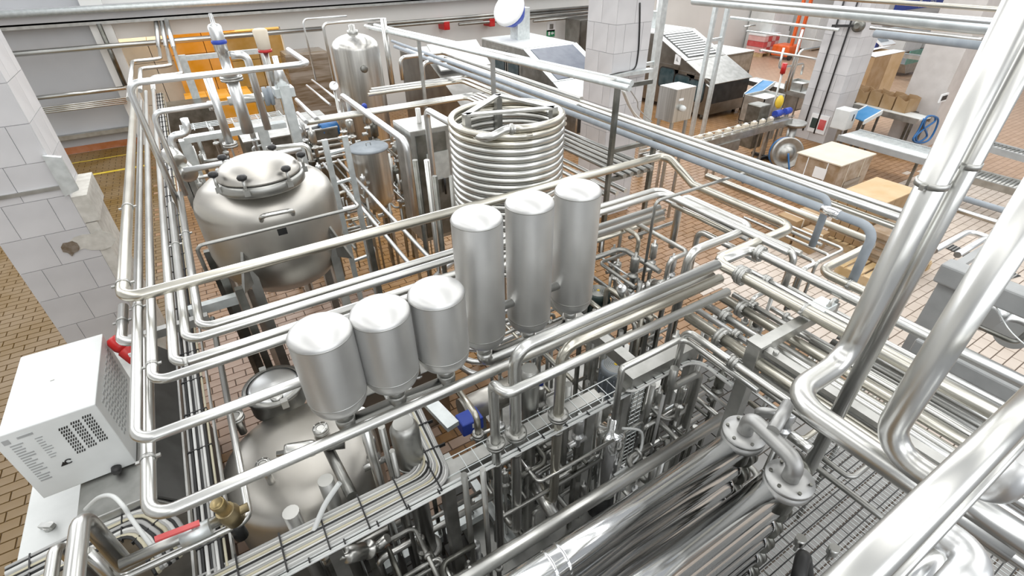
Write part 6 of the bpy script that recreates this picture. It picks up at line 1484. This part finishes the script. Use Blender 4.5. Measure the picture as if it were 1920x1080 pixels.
up('thick bent tube rising and running forward under the channel, right of two', .034, (795, 150), 'z 791 118; x 838 103; y 1080 210', 'tube', plane=('y', 8.9), bend=.1, grp=GK)
k1 = P(640, 178, z=2.4); pipe('thick bright tube arching over the kettle and down behind it', .042, [k1 + Vector((0, 0, -.6))] + run(k1, 'y 770 252; z 795 420'), 'tube_white', GK, bend=.11)
k2 = P(799, 205, z=2.75); pipe('bright tube rising before the control cabinet and bending into the coil', .036, [k2 + Vector((0, 0, -2.3))] + run(k2, 'y 872 248'), 'tube_white', GK, bend=.1)
up('square topped steel post left of the control cabinet', .030, (783, 203), 'z 800 400', 'frame', plane=('y', 5.7), grp=None)
up('thin pale tube framing the tall vessel, level at its top', .022, (712, 36), 'x 605 45; z 625 160', 'tube', plane=('y', 8.9), bend=.08)
up('thin pale tube arching left of the tall vessel', .014, (650, 30), 'x 566 32; z 592 150', 'tube_white', plane=('y', 9.4), bend=.08)
up('stout steel post right of the tall vessel', .045, (718, 34), 'z 738 165', 'tube', plane=('y', 8.6))
for i, (s_, e_, lab) in enumerate([((612, 312), (785, 492), 'bright tube running forward beside the ladder frame, left of two'), ((634, 300), (812, 488), 'bright tube running forward beside the ladder frame, right of two')]):
    up(lab, .021, s_, 'y %d %d' % e_, 'tube_white', plane=('z', 1.75), grp='bright tubes beside the ladder frame')
up('bright tube hooking back left of the ladder frame', .018, (606, 306), 'y 672 385; x 600 405', 'tube_white', plane=('z', 1.8), bend=.06, grp='bright tubes beside the ladder frame')
for i, (s_, e_, r_) in enumerate([((556, 187), (590, 228), .03), ((558, 212), (575, 228), .026), ((548, 228), (565, 245), .028), ((575, 160), (620, 195), .02), ((585, 150), (640, 192), .02)]):
    up('pale tube end running back left of the tall vessel, %s from the front' % words[[1, 2, 0, 3, 4][i]], r_, s_, 'y %d %d' % e_, plane=('z', 2.28 if i < 3 else 2.0), grp='tube ends left of the tall vessel')
gau = thing('pressure_gauge', P(626, 161, y=8.2), 'white round pressure gauge left of the tall vessel', 'gauge')
q = P(626, 161, y=8.2); b = MB(); b.lathe(q, [(.055, -.04), (.066, -.03), (.066, .01), (.058, .012), (1e-4, .008)], 24, (-.1, -.85, .5)); b.build('dial', 'paper', gau)
b = MB(); b.bar(q + Vector((-.01, -.04, .03)), q + Vector((.03, -.03, .05)), .006, .004); b.build('needle', 'black', gau); b = MB(); b.cyl((q.x, q.y + .02, 0), (q.x, q.y + .02, q.z - .05), .02); b.build('stem', 'frame', gau)
# dark tank block behind, valves, blue motors
cabinet('dull_steel_block', (-.1 + .55, 9.3, .1), (2.0, 10.6, 1.55), 'dull steel casing with slanted top left of the tall vessel', 'dark_steel', 'casing', top='frame')
bm2 = P(607, 245, z=1.5); th = thing('blue_motor', (bm2.x, bm2.y, 0), 'blue motor with black end behind the big tank', 'motor')
b = MB(); b.cyl(bm2 + Vector((-.05, 0, 0)), bm2 + Vector((.25, .05, 0)), .13, seg=20); b.build('motor_body', 'blue_hose', th); b = MB(); b.cyl(bm2 + Vector((-.35, 0, -.02)), bm2 + Vector((-.06, 0, 0)), .10, seg=18); b.build('black_end', 'black', th); b = MB(); b.bar((bm2.x, bm2.y, 0), (bm2.x, bm2.y, bm2.z - .1), .12, .12, up=(0, 1, 0)); b.build('stand', 'frame', th)
GSV = 'valve heads around the kettle'
for i, (p, z, mat) in enumerate([((645, 245), 1.9, 'tube'), ((660, 255), 1.9, 'tube'), ((690, 238), 1.9, 'tube'), ((705, 262), 1.8, 'dark_steel'), ((570, 262), 1.9, 'tube_white'), ((590, 275), 1.8, 'tube'), ((745, 345), 1.2, 'dark_steel'), ((760, 365), 1.1, 'tube_dull'), ((765, 300), 1.4, 'tube'), ((745, 300), 1.4, 'tube_dull'), ((585, 300), 1.6, 'dark_steel'), ((720, 390), 1.0, 'tube')]):
    seat_valve(p, z, .05, 'valve head %s' % ['left before the kettle lid', 'second before the kettle lid', 'with blue body behind the kettle lid', 'dark, right behind the kettle lid', 'pale, above the tank vent pipe', 'right of the tank vent pipe', 'dark, right of the kettle foot', 'dull, low right of the kettle', 'under the arching bright tube', 'left of the arching bright tube', 'dark, behind the ladder frame', 'lowest, under the kettle'][i], mat=mat, group=GSV, blue=(i == 2), L=.30)
for i in range(5):
    up('low tube crossing behind the ladder frame, %s from the back' % words[i], .02, (575, 270 + i * 11), 'x %d %d' % (690 if i > 1 else 640, 250 + i * 12), 'tube', plane=('z', 1.7 - .08 * i), grp='low tubes behind the ladder frame')
o = MB(); o.rect((.95, 4.35, .45), (1.65, 5.0, .50)); o = o.build('steel_table_top', 'frame', origin=(1.3, 4.7, .45)); tag(o, 'flat steel table under the bright tubes by the ladder frame', 'table')
for x in (1.0, 1.6):
    for y in (4.4, 4.95): b = MB(); b.bar((x, y, 0), (x, y, .45), .05, .05, up=(0, 1, 0)); b.build('leg', 'frame', o)
# hoses / lower turns left of the coil
for i in range(5):
    a0_ = Vector((1.55, 3.75 + .06 * i, .55 + .13 * i)); pts = [a0_ + Vector((.65, -.42, 0)), a0_ + Vector((.1, -.40, 0)), a0_ + Vector((-.05, 0, 0)), a0_ + Vector((.1, .5, 0)), a0_ + Vector((.5, .75, 0))]
    pipe('pale curved tube looping left of the coil foot, %s from the floor' % words[i], .032, spline(pts, 6), 'tube_white', 'curved tubes at the coil foot', bend=0)
# uprights between big tank and coil
for i, (p, b_, y, mat) in enumerate([((778, 300), (798, 450), 4.9, 'dark_steel'), ((800, 300), (818, 470), 4.6, 'tube'), ((815, 330), (826, 480), 4.4, 'dark_steel'), ((846, 330), (852, 400), 4.9, 'tube_dull')]):
    a = P(*p, y=y); pipe('upright post between kettle and coil, %s from the left' % words[i], .028, [(a.x, a.y, 0), (a.x, a.y, a.z)], mat, 'upright posts left of the coil', name='upright_post', cat='post')
# ================================================================ welded valve manifolds that fill the skids
def manifold(label, lo, hi, n_pipe, n_valve, seed, mats=('tube', 'tube_dull', 'tube_warm', 'tube_dull'), rr=(.012, .024), plate=None):
    rnd = random.Random(seed); lo = Vector(lo); hi = Vector(hi); c = (lo + hi) / 2
    th = thing('valve_manifold', (c.x, c.y, 0), label, 'manifold', 'welded valve manifolds')
    def pt(): return Vector((rnd.uniform(lo.x, hi.x), rnd.uniform(lo.y, hi.y), rnd.uniform(lo.z, hi.z)))
    for i in range(n_pipe):
        p = pt(); pts = [p]; ax = rnd.choice('xxyyz'); last = ax
        for k in range(rnd.choice((2, 2, 3))):
            q = pts[-1].copy(); t = getattr(pt(), last)
            if abs(t - getattr(q, last)) < .18: t = getattr(q, last) + (.25 if t > getattr(q, last) else -.25)
            setattr(q, last, t); pts.append(q); last = rnd.choice([a for a in 'xyz' if a != last])
        r = rnd.uniform(*rr); b = MB(); b.tube(pts, r, 8, r * 3); o = b.build('manifold_pipe', mats[i % len(mats)], th)
        if i % 3 == 0:
            b = MB(); d = (pts[1] - pts[0]).normalized(); m_ = pts[0].lerp(pts[1], .5); b.lathe(m_ - d * .012, [(r * 1.02, 0), (r * 1.7, .001), (r * 1.7, .023), (r * 1.02, .024)], 12, d, cap=False); b.build('union', 'frame', o)
    for i in range(n_valve):
        p = pt(); r = rnd.uniform(.026, .042); h = rnd.uniform(.14, .22); b = MB()
        b.lathe(p, [(r * .6, -h), (r * .6, -h * .3), (r * 1.3, -h * .28), (r * 1.3, -h * .16), (r * .6, -h * .14), (r * .6, 0), (r, .005), (r, h * .7), (r * .8, h * .75), (r * .3, h * .76), (r * .3, h * .95)], 12); b.build('valve_head', ('tube', 'tube_white', 'tube_dull', 'frame')[i % 4], th)
        b = MB(); b.cyl((p.x, p.y, .02), (p.x, p.y, p.z - h), r * .45, seg=8); b.build('upright', 'tube_dull', th)
    if plate is not None:
        b = MB(); b.rect((lo.x - .05, lo.y - .05, plate - .03), (hi.x + .05, hi.y + .05, plate)); b.build('drip_plate', 'frame', th)
        for x in (lo.x, hi.x):
            for y in (lo.y, hi.y): b = MB(); b.bar((x, y, 0), (x, y, plate - .03), .05, .05, up=(0, 1, 0)); b.build('foot', 'frame', th)
    return th
manifold('dense valve manifold on a drip plate behind the three cross pipes', (1.55, 2.35, .5), (2.55, 3.3, 1.75), 26, 14, 11, plate=.30)
manifold('valve manifold farther right, inside the looped pipes', (2.6, 2.2, .6), (3.4, 3.2, 1.85), 22, 10, 12, plate=.32)
manifold('low pipe manifold under the rack beside the thick post', (1.9, 1.15, .3), (2.9, 1.75, 1.35), 20, 7, 13, ('tube_dull', 'tube', 'dark_steel', 'tube_dull'), plate=.12)
manifold('low pipe manifold under the cable beam at the lower left', (-.2, 1.25, .2), (.75, 1.9, 1.15), 18, 7, 14, ('tube_dull', 'tube', 'dark_steel'))
manifold('pipe manifold between the drops and the polished pump', (.85, 1.7, .2), (1.9, 2.25, 1.2), 22, 8, 15, ('tube_dull', 'dark_steel', 'tube', 'tube_dull'), plate=.15)
manifold('valve manifold behind the ladder frame and kettle', (.7, 5.6, .8), (1.7, 8.2, 1.75), 22, 14, 16)
manifold('valve manifold below the rails, between tall vessel and coil', (2.1, 6.2, .7), (3.4, 8.5, 1.7), 22, 14, 17)
manifold('pipe manifold under the flanged rack in front of the cartons', (2.75, .7, 1.2), (3.6, 2.0, 1.95), 22, 6, 18, ('tube', 'tube_dull', 'tube_warm'))
manifold('low pipe manifold under the left bundle, beside the low tank', (-.05, 3.35, .4), (1.1, 3.9, 1.3), 12, 5, 19, ('tube_dull', 'dark_steel', 'tube'))
manifold('valve manifold on the support frame behind the big tank', (-.3, 6.2, 1.6), (.75, 7.2, 2.35), 14, 9, 20, ('tube_white', 'tube', 'tube_dull'))
